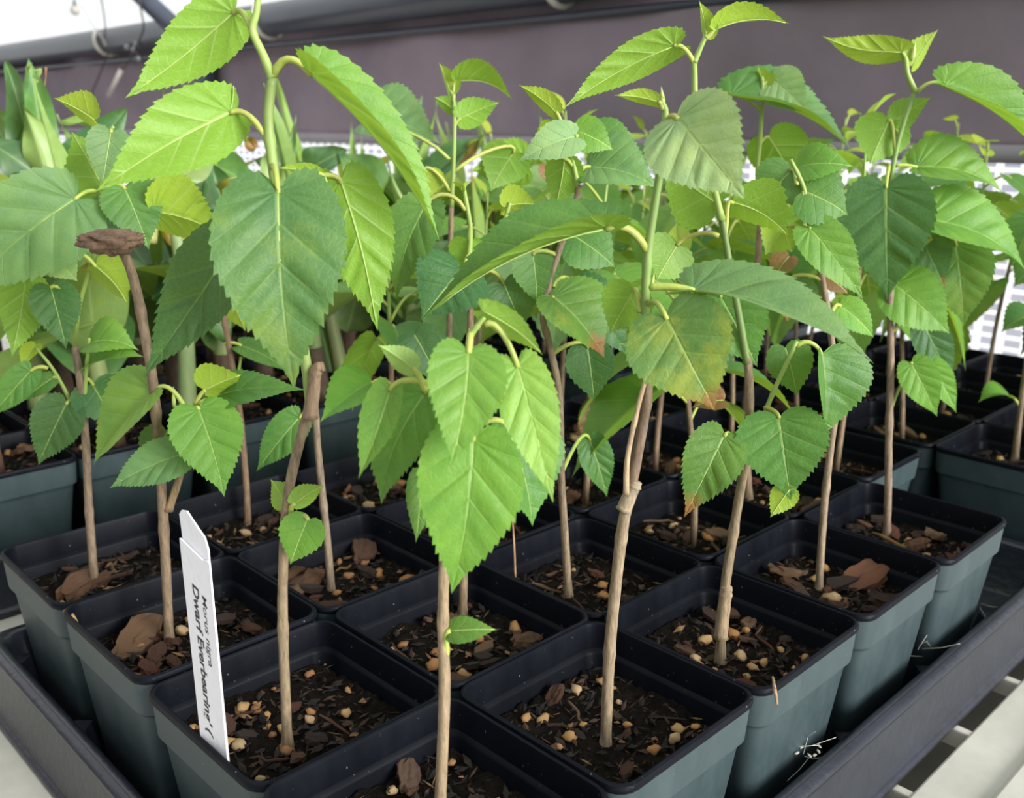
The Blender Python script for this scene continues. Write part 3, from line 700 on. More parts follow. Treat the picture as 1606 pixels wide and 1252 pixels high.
Cp.leaf((1033, 160), (963, 150), 24, 'Y', 150, (25, 25), 0, 0, .1, 0, st=(1040, 172))
Cp.bud((1040, 168), (1037, 136), 8); Cp.bud((1012, 392), (1010, 370), 6); Cp.bud((1022, 450), (1026, 428), 6)
# tall shoot behind it: third pot on right edge
G = Plant(seedpt(1130, 1035), 'mulberry seedling in the third right edge pot, topmost yellow green tip against the curtain')
G.stem([(1130, 1035), (1135, 940), (1148, 850), (1160, 775), (1172, 700), (1176, 620), (1172, 560)], .0024, .0018, (.23, .17, .10))
G.shoot([(1172, 570), (1160, 500), (1145, 420), (1132, 340)], .0017, .0014, color=(.13, .20, .05))
G.stem([(1130, 1000), (1136, 950), (1140, 920)], .0032, .0026, (.30, .22, .13), 'knot', -.001)
G.shoot([(1132, 345), (1112, 260), (1092, 180), (1089, 98)], .0015, .0012)
G.shoot([(1089, 98), (1100, 72), (1108, 55)], .0012, .0008)
G.leaf((1058, 72), (884, 170), 62, 'B', 150, (14, 20), 0, .0, .09, 0, st=(1088, 98), sag=.3)
G.leaf((1124, 46), (1240, 38), 26, 'Y', 120, (30, 35), 0, 0, .12, 0, st=(1106, 60), sag=-.1)
G.leaf((1108, 58), (1096, 0), 16, 'Y', 140, (40, 40), 0, 0, .05, 0)
G.leaf((1222, 655), (1240, 785), 138, 'M', 0, (10, 10), -.01, -.02, .07, .0, st=(1200, 640), sag=.1)
G.leaf((1238, 768), (1208, 812), 42, 'Y', 170, (10, 10), -.02, -.02, .05, .0)
G.leaf((1136, 684), (1073, 812), 92, 'S3', 0, (12, 12), -.01, -.022, .08, 0, st=(1160, 720))
G.shoot([(1165, 735), (1195, 660), (1215, 610), (1250, 535)], .0012, .0009)
G.leaf((1288, 556), (1290, 690), 66, 'M', 55, (38, 40), 0, -.005, .05, 0, st=(1248, 545), sag=.6)
G.leaf((1122, 318), (1036, 262), 116, 'B', 175, (8, 8), .004, .01, .06, 0, st=(1132, 335))
G.leaf((1062, 385), (1030, 440), 100, 'M', 165, (8, 8), .01, .0, .06, 0, st=(1128, 370))
G.leaf((1150, 318), (1238, 372), 74, 'B', 130, (20, 20), -.0, -.0, .12, 0, st=(1136, 380), sag=.5)
G.leaf((1130, 465), (1188, 576), 112, 'M', 5, (12, 12), .01, .0, .08, 0, st=(1150, 455))
G.leaf((1232, 545), (1250, 622), 70, 'M', 10, (15, 15), .012, .01, .08, 0)
# row two pots on the left side
Ep = Plant(seedpt(265, 1010), 'mulberry seedling with brown cut top, third pot along the left edge')
Ep.stem([(265, 1010), (262, 930), (258, 850), (253, 760), (247, 680), (240, 600), (228, 530), (215, 460), (200, 410), (185, 385)], .00225, .0021, (.22, .155, .095))
Ep.stem([(264, 800), (278, 760), (288, 725), (292, 680)], .0020, .0012, (.28, .19, .10), 'side_branch', 0)
Ep.shoot([(292, 700), (297, 670), (300, 640), (308, 636)], .0011, .0007)
c = Ep.w((176, 376)); bm = bmesh.new(); bmesh.ops.create_icosphere(bm, subdivisions=4, radius=1)
for v in bm.verts:
    k = 1+.35*noise.noise(v.co*2.2)+.22*noise.noise(v.co*7); v.co = Vector((v.co.x*.0125*k, v.co.y*.0125*k, v.co.z*(.0042 if v.co.z > 0 else .0060)*k))
me = bpy.data.meshes.new('callus'); bm.to_mesh(me); bm.free(); me.materials.append(M['bark']); me.polygons.foreach_set('use_smooth', [True]*len(me.polygons))
o = link('callus', me, Ep.o, c-Ep.b, (.19, .115, .07)); o['label'] = 'lumpy brown crust on the cut top'
Ep.leaf((312, 642), (352, 780), 108, 'B', 2, (8, 8), -.006, -.02, .06, .02, st=(292, 690))
Ep.leaf((242, 612), (147, 728), 44, 'L', 60, (25, 30), -.0, -.004, .04, 0, st=(296, 652), sag=.6)
Ep.leaf((288, 712), (172, 766), 68, 'P', 25, (10, 25), -.005, -.012, .10, 0, st=(290, 722))
Ep.leaf((328, 626), (480, 612), 58, 'M', 35, (10, 30), .01, .0, .12, 0, st=(300, 650))
Ep.leaf((322, 612), (380, 588), 22, 'Y', 140, (25, 25), 0, 0, .05, 0, st=(306, 634), sag=0)
Ep.leaf((262, 680), (232, 740), 62, 'D', 20, (20, 20), .02, .02, .06, 0, st=(290, 700))
Ep.bud((273, 640), (272, 606), 7)
Fp = Plant(seedpt(148, 915), 'mulberry seedling in the farthest left edge pot, pale leaves at the photo edge')
Fp.stem([(148, 915), (144, 860), (139, 790), (135, 700), (128, 620), (118, 545)], .00235, .0018, (.22, .16, .105))
Fp.shoot([(118, 550), (124, 480), (148, 400), (156, 330)], .0013, .0011, .02, .0)
Fp.shoot([(156, 340), (160, 280), (170, 215), (178, 198)], .0012, .0008)
Fp.leaf((118, 312), (-60, 470), 150, 'P', 8, (10, 10), -.01, -.03, .10, .03, st=(150, 300))
Fp.leaf((174, 208), (160, 292), 66, 'P', 0, (12, 12), -.01, -.015, .08, 0, st=(170, 230))
Fp.leaf((160, 292), (112, 206), 100, 'B', 172, (10, 10), .004, .008, .06, 0)
Fp.leaf((196, 296), (234, 392), 88, 'M', 10, (12, 12), -.0, -.006, .08, 0, st=(160, 290))
Fp.leaf((130, 330), (90, 385), 90, 'Y', 172, (12, 12), .006, .0, .08, 0)
Fp.leaf((240, 332), (350, 372), 52, 'Y', 140, (16, 30), .0, .0, .12, 0, st=(160, 330), sag=.2)
Fp.leaf((86, 402), (122, 442), 58, 'Q', 0, (10, 10), -.01, -.015, .08, 0, st=(118, 392))
Fp.leaf((150, 418), (200, 478), 28, 'Y', 130, (25, 25), 0, 0, .10, 0, st=(128, 400))
Fp.leaf((80, 452), (104, 548), 72, 'D', 5, (14, 14), -.004, -.01, .08, 0, st=(120, 470))
Fp.leaf((40, 440), (18, 560), 74, 'B', 160, (14, 14), .0, -.01, .06, 0, st=(110, 420))
Fp.leaf((148, 188), (84, 154), 20, 'Y', 130, (25, 25), 0, 0, .06, 0)
Fp.shoot([(134, 680), (112, 632), (85, 582), (56, 545)], .0012, .0007)
Fp.leaf((104, 634), (60, 730), 76, 'D', 8, (12, 12), -.006, -.014, .09, 0, st=(113, 628), sag=.05)
Fp.leaf((48, 582), (-14, 655), 48, 'M', 10, (12, 12), -.004, -.01, .09, 0, st=(75, 578), sag=.3)
Fp.leaf((84, 592), (36, 630), 28, 'M', 20, (15, 15), 0, -.004, .1, 0, st=(90, 592))
Fp.leaf((56, 542), (34, 578), 26, 'Y', 150, (25, 25), 0, 0, .1, 0)
Fp.shoot([(132, 640), (134, 600), (137, 560), (140, 530)], .0012, .0008)
Fp.leaf((146, 604), (182, 670), 84, 'D', 5, (10, 10), .004, .0, .08, 0, st=(136, 595))
Fp.leaf((140, 574), (226, 560), 30, 'B', 60, (30, 35), 0, 0, .12, 0)
Fp.leaf((142, 538), (218, 550), 28, 'B', 40, (25, 35), 0, 0, .2, 0)
# second rank
K = Plant(seedpt(520, 925), 'thin mulberry seedling with a lone drooping leaf, behind the name tag pot')
K.stem([(520, 925), (514, 860), (506, 780), (498, 700), (494, 640), (492, 600)], .0022, .0017, (.22, .165, .11))
K.leaf((470, 655), (402, 740), 58, 'M', 12, (12, 12), .0, -.006, .09, 0, st=(494, 640))
K.shoot([(492, 610), (470, 500), (500, 380), (520, 300)], .0014, .001, .01)
Q_ = Plant(seedpt(388, 820), 'mulberry seedling in the fourth row, thin stem just right of the heart shaped leaf')
Q_.stem([(388, 820), (386, 760), (376, 650), (362, 560), (350, 490), (345, 450)], .0021, .0016, (.22, .14, .085))
Q_.shoot([(372, 640), (372, 600), (378, 560)], .0011, .0008)
Q_.leaf((378, 542), (456, 586), 34, 'M', 35, (10, 35), 0, 0, .10, 0, st=(352, 540))
Q_.leaf((352, 452), (385, 520), 60, 'Y', 165, (14, 14), 0, 0, .1, 0)
Q_.leaf((348, 440), (300, 500), 60, 'B', 20, (14, 14), 0, 0, .1, 0)
J = Plant(seedpt(893, 935), 'mulberry seedling whose tip leaves overlap the curtain hem left of the quilted pale leaf')
J.stem([(893, 935), (886, 840), (880, 740), (877, 620), (862, 540), (852, 490), (875, 400), (900, 330), (908, 290)], .0021, .0014, (.25, .185, .115))
J.shoot([(908, 300), (896, 240), (884, 190)], .0013, .0008)
J.leaf((872, 176), (813, 133), 30, 'Y', 150, (25, 25), 0, 0, .1, 0, st=(882, 198), sag=0)
J.leaf((903, 214), (812, 254), 60, 'Q', 25, (12, 20), -.01, -.015, .12, 0, st=(890, 230))
J.leaf((905, 205), (962, 236), 56, 'B', 20, (12, 12), .0, .0, .12, 0, st=(892, 220))
J.leaf((868, 195), (840, 215), 16, 'Y', 100, (30, 30), 0, 0, .1, 0)
J.leaf((930, 215), (1005, 238), 60, 'M', 25, (15, 15), .02, .02, .14, 0, st=(895, 235))
J.leaf((925, 262), (1032, 296), 44, 'P', 45, (25, 35), .01, .0, .12, 0, st=(905, 280))
J.leaf((885, 250), (870, 330), 60, 'B', 160, (14, 14), 0, 0, .08, 0, st=(898, 260))
J.leaf((868, 466), (948, 562), 46, 'S3', 50, (20, 30), -.004, -.012, .08, 0, st=(852, 495), sag=.2)
J.leaf((922, 545), (932, 630), 76, 'D', 5, (14, 14), .01, .01, .08, 0, st=(868, 555))
J.leaf((836, 400), (842, 478), 72, 'M', 15, (16, 16), 0, 0, .08, 0, st=(872, 400))
J.leaf((900, 370), (965, 420), 86, 'M', 20, (12, 12), .02, .02, .1, 0, st=(890, 370))
J.leaf((925, 690), (952, 780), 52, 'M', 12, (14, 14), .03, .03, .08, 0, st=(882, 740), sag=.2)
J.leaf((905, 452), (985, 560), 80, 'D', 20, (14, 14), .03, .03, .1, 0, st=(868, 450))
J.stem([(808, 905), (806, 850), (803, 812)], .0006, .0005, (.42, .25, .14), 'dry_twig', 0, seg=5)
H = Plant(seedpt(1285, 925), 'mulberry seedling in the fourth right edge pot, straight tan stem')
H.stem([(1285, 925), (1288, 860), (1294, 780), (1303, 700), (1310, 640), (1305, 540), (1290, 440), (1272, 370)], .0021, .0015, (.27, .20, .13))
H.shoot([(1272, 375), (1262, 300), (1240, 250)], .0013, .0009)
H.leaf((1270, 358), (1354, 470), 72, 'B', 20, (14, 14), -.006, -.014, .08, 0, st=(1266, 365), sag=.3)
H.leaf((1262, 300), (1330, 338), 88, 'M', 20, (12, 12), 0, 0, .12, 0, st=(1262, 330))
H.leaf((1240, 268), (1190, 330), 80, 'M', 15, (12, 12), .01, .01, .1, 0, st=(1250, 290))
H.leaf((1252, 262), (1340, 262), 56, 'B', 30, (20, 20), .01, .0, .15, 0)
H.leaf((1240, 440), (1235, 505), 90, 'S2', 12, (12, 12), 0, 0, .1, 0, st=(1290, 440), sag=.2)
H.leaf((1318, 480), (1370, 530), 46, 'B', 30, (15, 30), .01, .01, .1, 0, st=(1300, 500))
H.leaf((1235, 355), (1200, 400), 70, 'Y', 160, (12, 12), 0, 0, .1, 0, st=(1265, 365))
H.leaf((1238, 402), (1212, 442), 40, 'N', 20, (25, 25), .03, .03, .15, 0); H.leaf((1292, 432), (1330, 462), 36, 'N', 25, (25, 25), .03, .03, .15, 0)
J.leaf((938, 634), (930, 712), 62, 'N', 10, (28, 28), .09, .09, .1, 0); J.leaf((858, 258), (866, 292), 34, 'N', 10, (28, 28), .09, .09, .1, 0); Cp.leaf((1135, 628), (1085, 640), 26, 'N', 40, (28, 28), -.012, -.012, .1, 0)
I = Plant(seedpt(1392, 840), 'mulberry seedling with a large dark hanging leaf, fifth pot of the right edge')
I.stem([(1392, 840), (1393, 760), (1394, 680), (1397, 580), (1396, 500), (1393, 400), (1394, 290)], .0023, .0018, (.25, .18, .12))
I.shoot([(1394, 300), (1408, 225), (1428, 160), (1436, 142)], .0014, .0012, color=(.20, .32, .08))
I.shoot([(1436, 145), (1424, 118), (1420, 92), (1414, 82)], .0017, .0011)
I.leaf((1413, 82), (1290, 57), 44, 'Y', 150, (14, 14), 0, 0, .06, -.10)
I.leaf((1432, 102), (1472, 46), 18, 'Y', 140, (35, 35), 0, 0, .05, 0)
I.bud((1430, 95), (1436, 65), 7)
I.leaf((1480, 135), (1650, 268), 68, 'B', 74, (34, 64), -.003, -.0, .08, 0, st=(1438, 146), sag=.5)
I.leaf((1390, 294), (1392, 472), 138, 'D', 0, (8, 8), -.01, -.018, .05, .0, st=(1394, 260), sag=0)
I.leaf((1394, 190), (1364, 258), 86, 'B', 172, (14, 14), .004, .0, .08, 0, st=(1404, 235))
I.leaf((1402, 192), (1462, 152), 46, 'B', 160, (12, 12), .01, .01, .1, 0, st=(1410, 220))
I.leaf((1404, 446), (1490, 524), 92, 'B', 16, (10, 14), .004, -.004, .09, 0, st=(1396, 420))
I.leaf((1440, 366), (1482, 452), 72, 'D', 8, (12, 12), .01, .006, .08, 0, mat='leaf_s3', st=(1400, 350))
I.leaf((1448, 508), (1492, 604), 56, 'D', 16, (14, 14), .01, .01, .06, 0, st=(1400, 520))
I.shoot([(1398, 640), (1412, 605), (1428, 580)], .0009, .0007)
I.leaf((1430, 570), (1470, 654), 58, 'B', 8, (12, 12), -.004, -.008, .08, 0, st=(1420, 592))
I.leaf((1458, 570), (1500, 648), 40, 'B', 20, (14, 14), .006, .004, .08, 0, st=(1424, 586))
I.leaf((1437, 262), (1572, 302), 46, 'B', 60, (25, 40), 0, 0, .12, 0, st=(1405, 260), sag=.1)
I.leaf((1452, 344), (1608, 424), 50, 'B', 60, (25, 35), 0, 0, .12, 0, st=(1400, 340), sag=.1)
I.leaf((1500, 385), (1512, 512), 96, 'S1', 10, (12, 12), .02, .02, .08, 0, st=(1440, 390))
R3 = Plant(seedpt(1175, 782), 'mulberry seedling behind the right edge row, slim green top before the white netting gap')
R3.stem([(1175, 782), (1170, 700), (1172, 620), (1176, 560), (1186, 440), (1192, 350)], .0030, .0018, (.26, .18, .11))
R3.shoot([(1192, 350), (1188, 270), (1193, 210), (1196, 140), (1195, 120)], .0016, .001)
R3.leaf((1146, 150), (1336, 236), 60, 'M', 70, (36, 52), -.0, -.0, .10, 0, st=(1194, 175), sag=.3)
R3.leaf((1212, 124), (1268, 178), 66, 'Q', 10, (12, 12), .0, -.01, .08, 0, st=(1196, 135))
R3.leaf((1198, 135), (1188, 104), 14, 'Y', 140, (30, 30), 0, 0, .05, 0)
R3.leaf((1205, 215), (1255, 300), 90, 'B', 165, (10, 10), 0, .0, .08, 0, st=(1192, 225))
R3.leaf((1260, 170), (1275, 140), 12, 'Y', 140, (30, 30), 0.03, 0.03, .05, 0)
D1 = Plant(seedpt(725, 958), 'mulberry seedling hidden behind the front hanging leaves, second row inner pot')
D1.stem([(725, 958), (727, 900), (726, 800), (728, 700), (735, 600), (738, 480), (735, 400)], .0024, .0014, (.22, .15, .09))
D1.shoot([(735, 410), (738, 360), (730, 310), (728, 295)], .0013, .0008)
D1.leaf((736, 378), (732, 432), 118, 'B', 172, (12, 12), 0, 0, .1, 0, st=(738, 350))
D1.leaf((725, 424), (660, 502), 118, 'D', 14, (12, 12), -.006, -.02, .08, 0, st=(736, 400))
D1.leaf((726, 300), (708, 285), 12, 'Y', 100, (25, 25)); D1.leaf((728, 298), (738, 282), 12, 'Y', 100, (25, 25))
D1.leaf((668, 322), (622, 470), 82, 'M', 20, (20, 20), .0, .0, .1, .03, st=(730, 330), sag=.6)
D1.leaf((790, 325), (845, 322), 20, 'Y', 140, (25, 25), 0, 0, .12, 0)
D1.shoot([(785, 370), (792, 345), (800, 318)], .0012, .0008, .0)
D1.leaf((650, 525), (690, 600), 80, 'D', 10, (12, 12), .03, .03, .08, 0)
D1.leaf((790, 445), (820, 520), 88, 'D', 10, (14, 14), .02, .02, .08, 0, st=(738, 430))
Mp = Plant(onz(700, 800, SZ), 'mulberry seedling with small tip leaves drawn against the curtain, centre of the photo')
Mp.stem([(700, 800), (702, 700), (704, 560), (706, 420), (708, 320)], .0023, .0015, (.24, .17, .1))
Mp.shoot([(708, 325), (712, 240), (712, 160), (706, 142)], .0014, .0009)
Mp.leaf((716, 128), (804, 157), 30, 'B', 110, (28, 30), 0, 0, .16, 0, st=(711, 160), sag=0)
Mp.leaf((722, 186), (785, 160), 46, 'B', 165, (12, 12), 0, 0, .08, 0, st=(712, 200))
Mp.leaf((712, 172), (680, 152), 26, 'B', 155, (15, 15), 0, 0, .08, 0)
Mp.leaf((706, 145), (688, 98), 16, 'Y', 130, (35, 35), 0, 0, .05, 0)
Mp.leaf((665, 268), (668, 318), 62, 'Y', 172, (12, 12), 0, 0, .08, 0, st=(705, 300), sag=.4)
Mp.leaf((575, 190), (690, 226), 46, 'P', 50, (22, 35), .02, .02, .14, 0, st=(705, 250), sag=.2)
Mp.leaf((805, 240), (770, 300), 90, 'M', 160, (14, 14), .02, .02, .1, 0, st=(712, 270), sag=.2)
Mp.leaf((828, 262), (738, 268), 74, 'B', 150, (14, 14), .03, .02, .10, 0)
Tn = Plant(seedpt(1592, 722), 'mulberry seedling in the lone pot at the right photo edge behind the front tray', 'mulberry seedlings in the right back tray')
Tn.stem([(1592, 722), (1598, 660), (1606, 600), (1618, 500)], .0026, .0018, (.22, .16, .10))
Tn.leaf((1582, 622), (1534, 632), 30, 'B', 60, (25, 25), 0, 0, .25, 0, st=(1600, 640), sag=.2)
Tn.leaf((1625, 495), (1570, 522), 34, 'M', 50, (15, 25), 0, 0, .15, 0, st=(1616, 500))
Tn.leaf((1625, 340), (1585, 420), 60, 'M', 20, (15, 15)); Tn.leaf((1630, 410), (1590, 450), 50, 'M', 20, (15, 15))

# --- seedlings further back, grown by rule ---------------------------------
def grown(x, y_, z, h, seed, label, group, nl=9, size=1.0, top=.45, lean=.02):
    r = random.Random(seed); b = V([x, y_, z]); o = empty('mulberry_seedling', b, label, 'seedling', group)
    dx, dy = r.uniform(-lean, lean), r.uniform(-lean, lean)
    pt = lambda t: V([dx*t+.004*math.sin(5*t+seed), dy*t+.004*math.cos(4*t+seed), h*t])
    cut = .72
    tube('stem', [pt(cut*k/8) for k in range(9)], [.0022-.0008*k/8 for k in range(9)], M['bark'], o, 7, jit((.24, .17, .105), r))
    tube('shoot', [pt(cut+(1-cut)*k/6) for k in range(7)], [.0014-.0008*k/6 for k in range(7)], M['shoot'], o, 6, (.27, .38, .09))
    az = r.uniform(0, 6.28)
    for k in range(nl):
        t = top+(1-top)*(k+.5)/nl; az += 2.4+r.uniform(-.4, .4); s0 = pt(t)
        young = k >= nl-2; L = (.070-.030*((k/nl)**2))*r.uniform(.75, 1.15)*size*(.55 if young else 1)
        d = V([math.cos(az), math.sin(az), 0]); pl = .022*r.uniform(.7, 1.3)*(.5 if young else 1); el = r.uniform(.2, .8) if not young else 1.0
        B = s0+pl*(d*math.cos(el)+V([0, 0, math.sin(el)])); dr = r.uniform(-1.15, -.15) if not young else r.uniform(-.4, .8)
        X = d*math.cos(dr)+V([0, 0, math.sin(dr)]); Z = -d*math.sin(dr)+V([0, 0, math.cos(dr)])
        Z = Z+np.cross(X, Z)*r.uniform(-.45, .45)
        kd = 'Y' if young else r.choices(('B', 'M', 'D', 'P', 'S1', 'L'), (6, 5, 2, 2, 1, 2))[0]
        v, f, uv = leaf_verts(L, r.uniform(.62, .8), X, Z, B, (r.uniform(8, 30),)*2, r.uniform(.03, .14), 0, 15, 3, .012, .02, r.randrange(999))
        q = obj('leaf', v, f, M['leaf_s1' if kd == 'S1' else 'leaf'], o, uv=uv, color=jit(KIND[kd], r))
        petiole(q, s0, B+X*.001, X, .0009)
    return o
n_ = 0
taken = {(0, 0), (0, 1), (1, 0), (2, 0), (0, 2), (0, 3), (1, 2), (1, 3), (2, 1), (3, 0), (4, 0), (4, 1), (1, 1), (2, 2)}
for i in range(6):
    for j in range(4):
        if (i, j) in taken or (i, j) == (5, 0): continue
        n_ += 1; hh = {(2, 2): .20, (2, 3): .17, (3, 1): .17}.get((i, j), .225+.03*math.sin(i*3+j*5))
        grown((i+.5)*P+.003*math.sin(n_*3), (j+.5)*P+.003*math.cos(n_*5), SZ, hh, 100+n_, 'leafy mulberry seedling in the %s pot from the near corner, %s' % (ORD[i], ROW[j]), 'mulberry seedlings in the front tray', 9, .95)
for i in range(4):
    for j in range(4):
        if (i, j) == (0, 0): continue
        n_ += 1
        grown(Ax+(i+.5)*P, Ay+(j+.5)*P, SZ, (.20, .22, .235, .24)[i]+.02*math.sin(n_*2.3)-(.05 if j == 0 else 0), 200+n_, 'leafy mulberry seedling before the white netting, %s back and %s in' % (ORD[i].replace('nearest', 'first'), ORD[j].replace('nearest', 'first')), 'mulberry seedlings in the right back tray', 9 if j else 6, .95)
for i in range(4):
    for j in range(6):
        if j > 2 and i > 0 or j > 4: continue
        n_ += 1
        grown(Cx+(i+.5)*P, Cy+(j+.5)*P, SZ, .21+.03*math.sin(n_*1.7), 300+n_, 'blurred mulberry seedling in the far tray by the wall', 'mulberry seedlings in the far tray', 9, 1.0)

# --- broad leaved plants (left back tray) -----------------------------------
def blade(L, W, X, Z, B, arch, fold, seed, K=4, n=18):
    X = X/np.linalg.norm(X); Z = Z-X*(Z@X); Z /= np.linalg.norm(Z); Y = np.cross(Z, X); vs = []; uv = []; fs = []
    rs = random.Random(seed); ph = rs.uniform(0, 6)
    for i in range(n+1):
        t = i/n; wv = W*(math.sin(math.pi*min(1, t**.75))**.8)*(1-t**6) if 0 < t < 1 else .0006
        wv = max(wv, .0012) if t < .5 else max(wv, .0003)
        c = B+X*L*t*(1-.15*arch*t)+Z*(-arch*L*t*t*.55)+Z*arch*L*t*.3
        for k in range(-K, K+1):
            u = k/K; a = math.radians(fold); vs.append(c+Y*u*wv*math.cos(a)+Z*(abs(u)*wv*math.sin(a)+.002*math.sin(ph+t*12)*u*u)); uv.append((.5+u*.5, t))
    m_ = 2*K+1
    for i in range(n):
        for k in range(m_-1): a = i*m_+k; fs.append((a, a+m_, a+m_+1, a+1))
    return vs, fs, uv
def broad(x, y_, z, h, seed, label, az0=None, nl=6, grp='broad leaved plants in the left back tray'):
    r = random.Random(seed); o = empty('broad_leaved_plant', (x, y_, z), label, 'plant', grp)
    hs = h*.55; az = r.uniform(0, 6.28) if az0 is None else az0; lx, ly = r.uniform(-.012, .012), r.uniform(-.012, .012)
    tube('stem', [V([lx*t, ly*t, hs*t]) for t in (0, .15, .4, .7, 1)], [.0085, .0078, .0068, .0055, .004], M['shoot'], o, 12, jit((.26, .33, .12), r, .15))
    tube('sheath', [V([lx*t, ly*t, hs*t]) for t in (-.02, .1, .25, .42)], [.0098, .0092, .0082, .0064], M['bark'], o, 12, jit((.11, .068, .042), r, .3))
    for k in range(nl):
        t = .35+.65*k/nl; az += 2.6+r.uniform(-.5, .5); el = r.uniform(.55, 1.1) if k < nl-1 else 1.4
        s0 = V([lx*t, ly*t, hs*t]); d = V([math.cos(az), math.sin(az), 0]); X = d*math.cos(el)+V([0, 0, math.sin(el)]); Z = -d*math.sin(el)+V([0, 0, math.cos(el)])
        L = h*.55*r.uniform(.75, 1.1); kd = r.choice(((.06, .16, .05), (.085, .20, .06), (.12, .26, .07), (.05, .13, .05), (.22, .34, .08)))
        if k == nl-1: kd = (.24, .38, .09)
        v, f, uv = blade(L, r.uniform(.030, .042)*(h/.28) if k < nl-1 else .014, X, Z, s0, r.uniform(.25, .9) if k < nl-1 else .05, r.uniform(12, 32) if k < nl-1 else 60, seed+k)
        obj('leaf', v, f, M['broad_s' if r.random() < .22 else 'broad'], o, uv=uv, color=jit(kd, r))
    return o
for i in range(6):
    for j in range(4):
        n_ += 1
        h = .27+.05*math.sin(n_*1.9)+(-.01 if i < 2 else -.04)
        broad(Bx+(i+.5)*P+random.uniform(-.006, .006), By+(j+.5)*P+random.uniform(-.006, .006), -.014, h, 400+n_, 'broad leaved green plant in the left back tray, %s across and %s deep' % (ORD[i].replace('nearest', 'first'), ORD[j].replace('nearest', 'first')))
for i in range(4):
    for j in range(6):
        if not (j > 2 and i > 0 or j > 4): continue
        n_ += 1; broad(Cx+(i+.5)*P, Cy+(j+.5)*P, SZ, .24+.03*math.sin(n_), 500+n_, 'blurred broad leaved plant in the far tray by the wall', grp='broad leaved plants in the far tray')

class BroadPlant(Plant):
    def __init__(s, x, y_, z, label, D=None):
        s.b = V([x, y_, z]); s.D = hd(s.b) if D is None else D
        s.o = empty('broad_leaved_plant', s.b, label, 'plant', 'broad leaved plants in the left back tray')
    def stalk(s, pts, r, c=(.24, .32, .11), name='stem', dd=0.):
        P_ = [s.w(q, dd) for q in pts]; Q = spline(P_, 14); k_ = len(Q)
        rr = [r*(1-.5*k/(k_-1)) for k in range(k_)]
        return tube(name, Q, rr, M['shoot'], s.o, 12, c, s.b)
    def bl(s, b, t, wd, col, ang=0, fold=18, arch=.15, dB=0., dT=0., mat='broad', bow=0.):
        B, T = s.w(b, dB), s.w(t, dT); A = T-B; L = float(np.linalg.norm(A)); X = A/L
        view = CAM-(B+T)/2; dep = float(-view@FWD); view /= np.linalg.norm(view); n = view-X*(view@X); n /= np.linalg.norm(n); sd_ = np.cross(X, n)
        if abs(sd_@UP) > .28: sd_ = sd_ if sd_@UP > 0 else -sd_
        else: sd_ = sd_ if sd_@RT > 0 else -sd_
        th = math.radians(ang); Z = n*math.cos(th)+sd_*math.sin(th)
        W = wd/2*dep/FPX/math.cos(math.radians(fold))
        K, nn = 5, 22; Z = Z-X*(Z@X); Z /= np.linalg.norm(Z); Y = np.cross(Z, X); vs = []; uv = []; fs = []; sf = rl.uniform(0, 6)
        for i in range(nn+1):
            q = i/nn; wv = max(.0003, W*min(1, (math.sin(math.pi*q**.62))**.75)*(1-.25*q) if 0 < q < 1 else .0003)
            c = B-s.b+A*q+Z*arch*L*math.sin(math.pi*q)+Y*bow*L*math.sin(math.pi*q)
            for k in range(-K, K+1):
                u = k/K; a = math.radians(fold); vs.append(c+Y*u*wv*math.cos(a)+Z*(abs(u)*wv*math.sin(a)+.004*math.sin(sf+q*9+u)*u*u)); uv.append((.5+u*.5, q))
        m_ = 2*K+1
        for i in range(nn):
            for k in range(m_-1): a = i*m_+k; fs.append((a, a+m_, a+m_+1, a+1))
        return obj('leaf', vs, fs, M[mat], s.o, uv=uv, color=jit(col, rl, .06))
LG, MG, DG, PG, OR = (.24, .37, .10), (.09, .22, .06), (.045, .13, .05), (.17, .27, .13), (.45, .25, .03)
X1 = BroadPlant(Bx+.9*P, By+1.5*P, -.014, 'broad leaved plant at the left photo edge with a pale pointed folded leaf')
X1.stalk([(62, 640), (58, 560), (70, 430), (80, 300)], .0085, (.22, .28, .10))
X1.bl((78, 292), (37, 166), 66, LG, 165, 30, .06); X1.bl((60, 290), (8, 96), 78, DG, 20, 20, .05, .03, .03); X1.bl((70, 250), (45, 92), 54, MG, 10, 26, .05, .02, .02)
X1.bl((90, 300), (-30, 215), 90, DG, 15, 15, .1, .02, .0); X1.bl((120, 290), (200, 170), 84, DG, 20, 20, .12, .04, .04); X1.bl((200, 240), (96, 188), 30, LG, 60, 30, .10, .04, .04)
X1.bl((60, 330), (-40, 300), 90, DG, 20, 15, .1); X1.bl((30, 260), (-40, 150), 80, MG, 170, 15, .1, .04, .04); X1.bl((40, 105), (60, 128), 14, LG, 90, 30, .2)
X2 = BroadPlant(Bx+1.9*P, By+.6*P, -.014, 'broad leaved plant with thick pale green stalk, left of the tallest seedling')
X2.stalk([(296, 735), (294, 640), (292, 540), (285, 420), (262, 300)], .0082, (.27, .36, .15)); X2.stalk([(236, 380), (243, 320), (252, 240)], .0048, (.42, .42, .14), 'leaf_stalk')
X2.bl((285, 285), (352, 172), 84, (.30, .38, .16), 160, 24, .06); X2.bl((290, 350), (300, 238), 84, PG, 10, 14, .05, .02, .02); X2.bl((350, 330), (330, 255), 60, DG, 10, 20, .1, .03, .03)
X2.bl((262, 350), (304, 402), 46, OR, 10, 14, .1, .02, .02, 'broad_s'); X2.bl((345, 330), (412, 272), 60, (.30, .24, .05), 15, 14, .1, .03, .03, 'broad_s'); X2.bl((300, 250), (410, 300), 74, MG, 25, 20, .12, .05, .05)
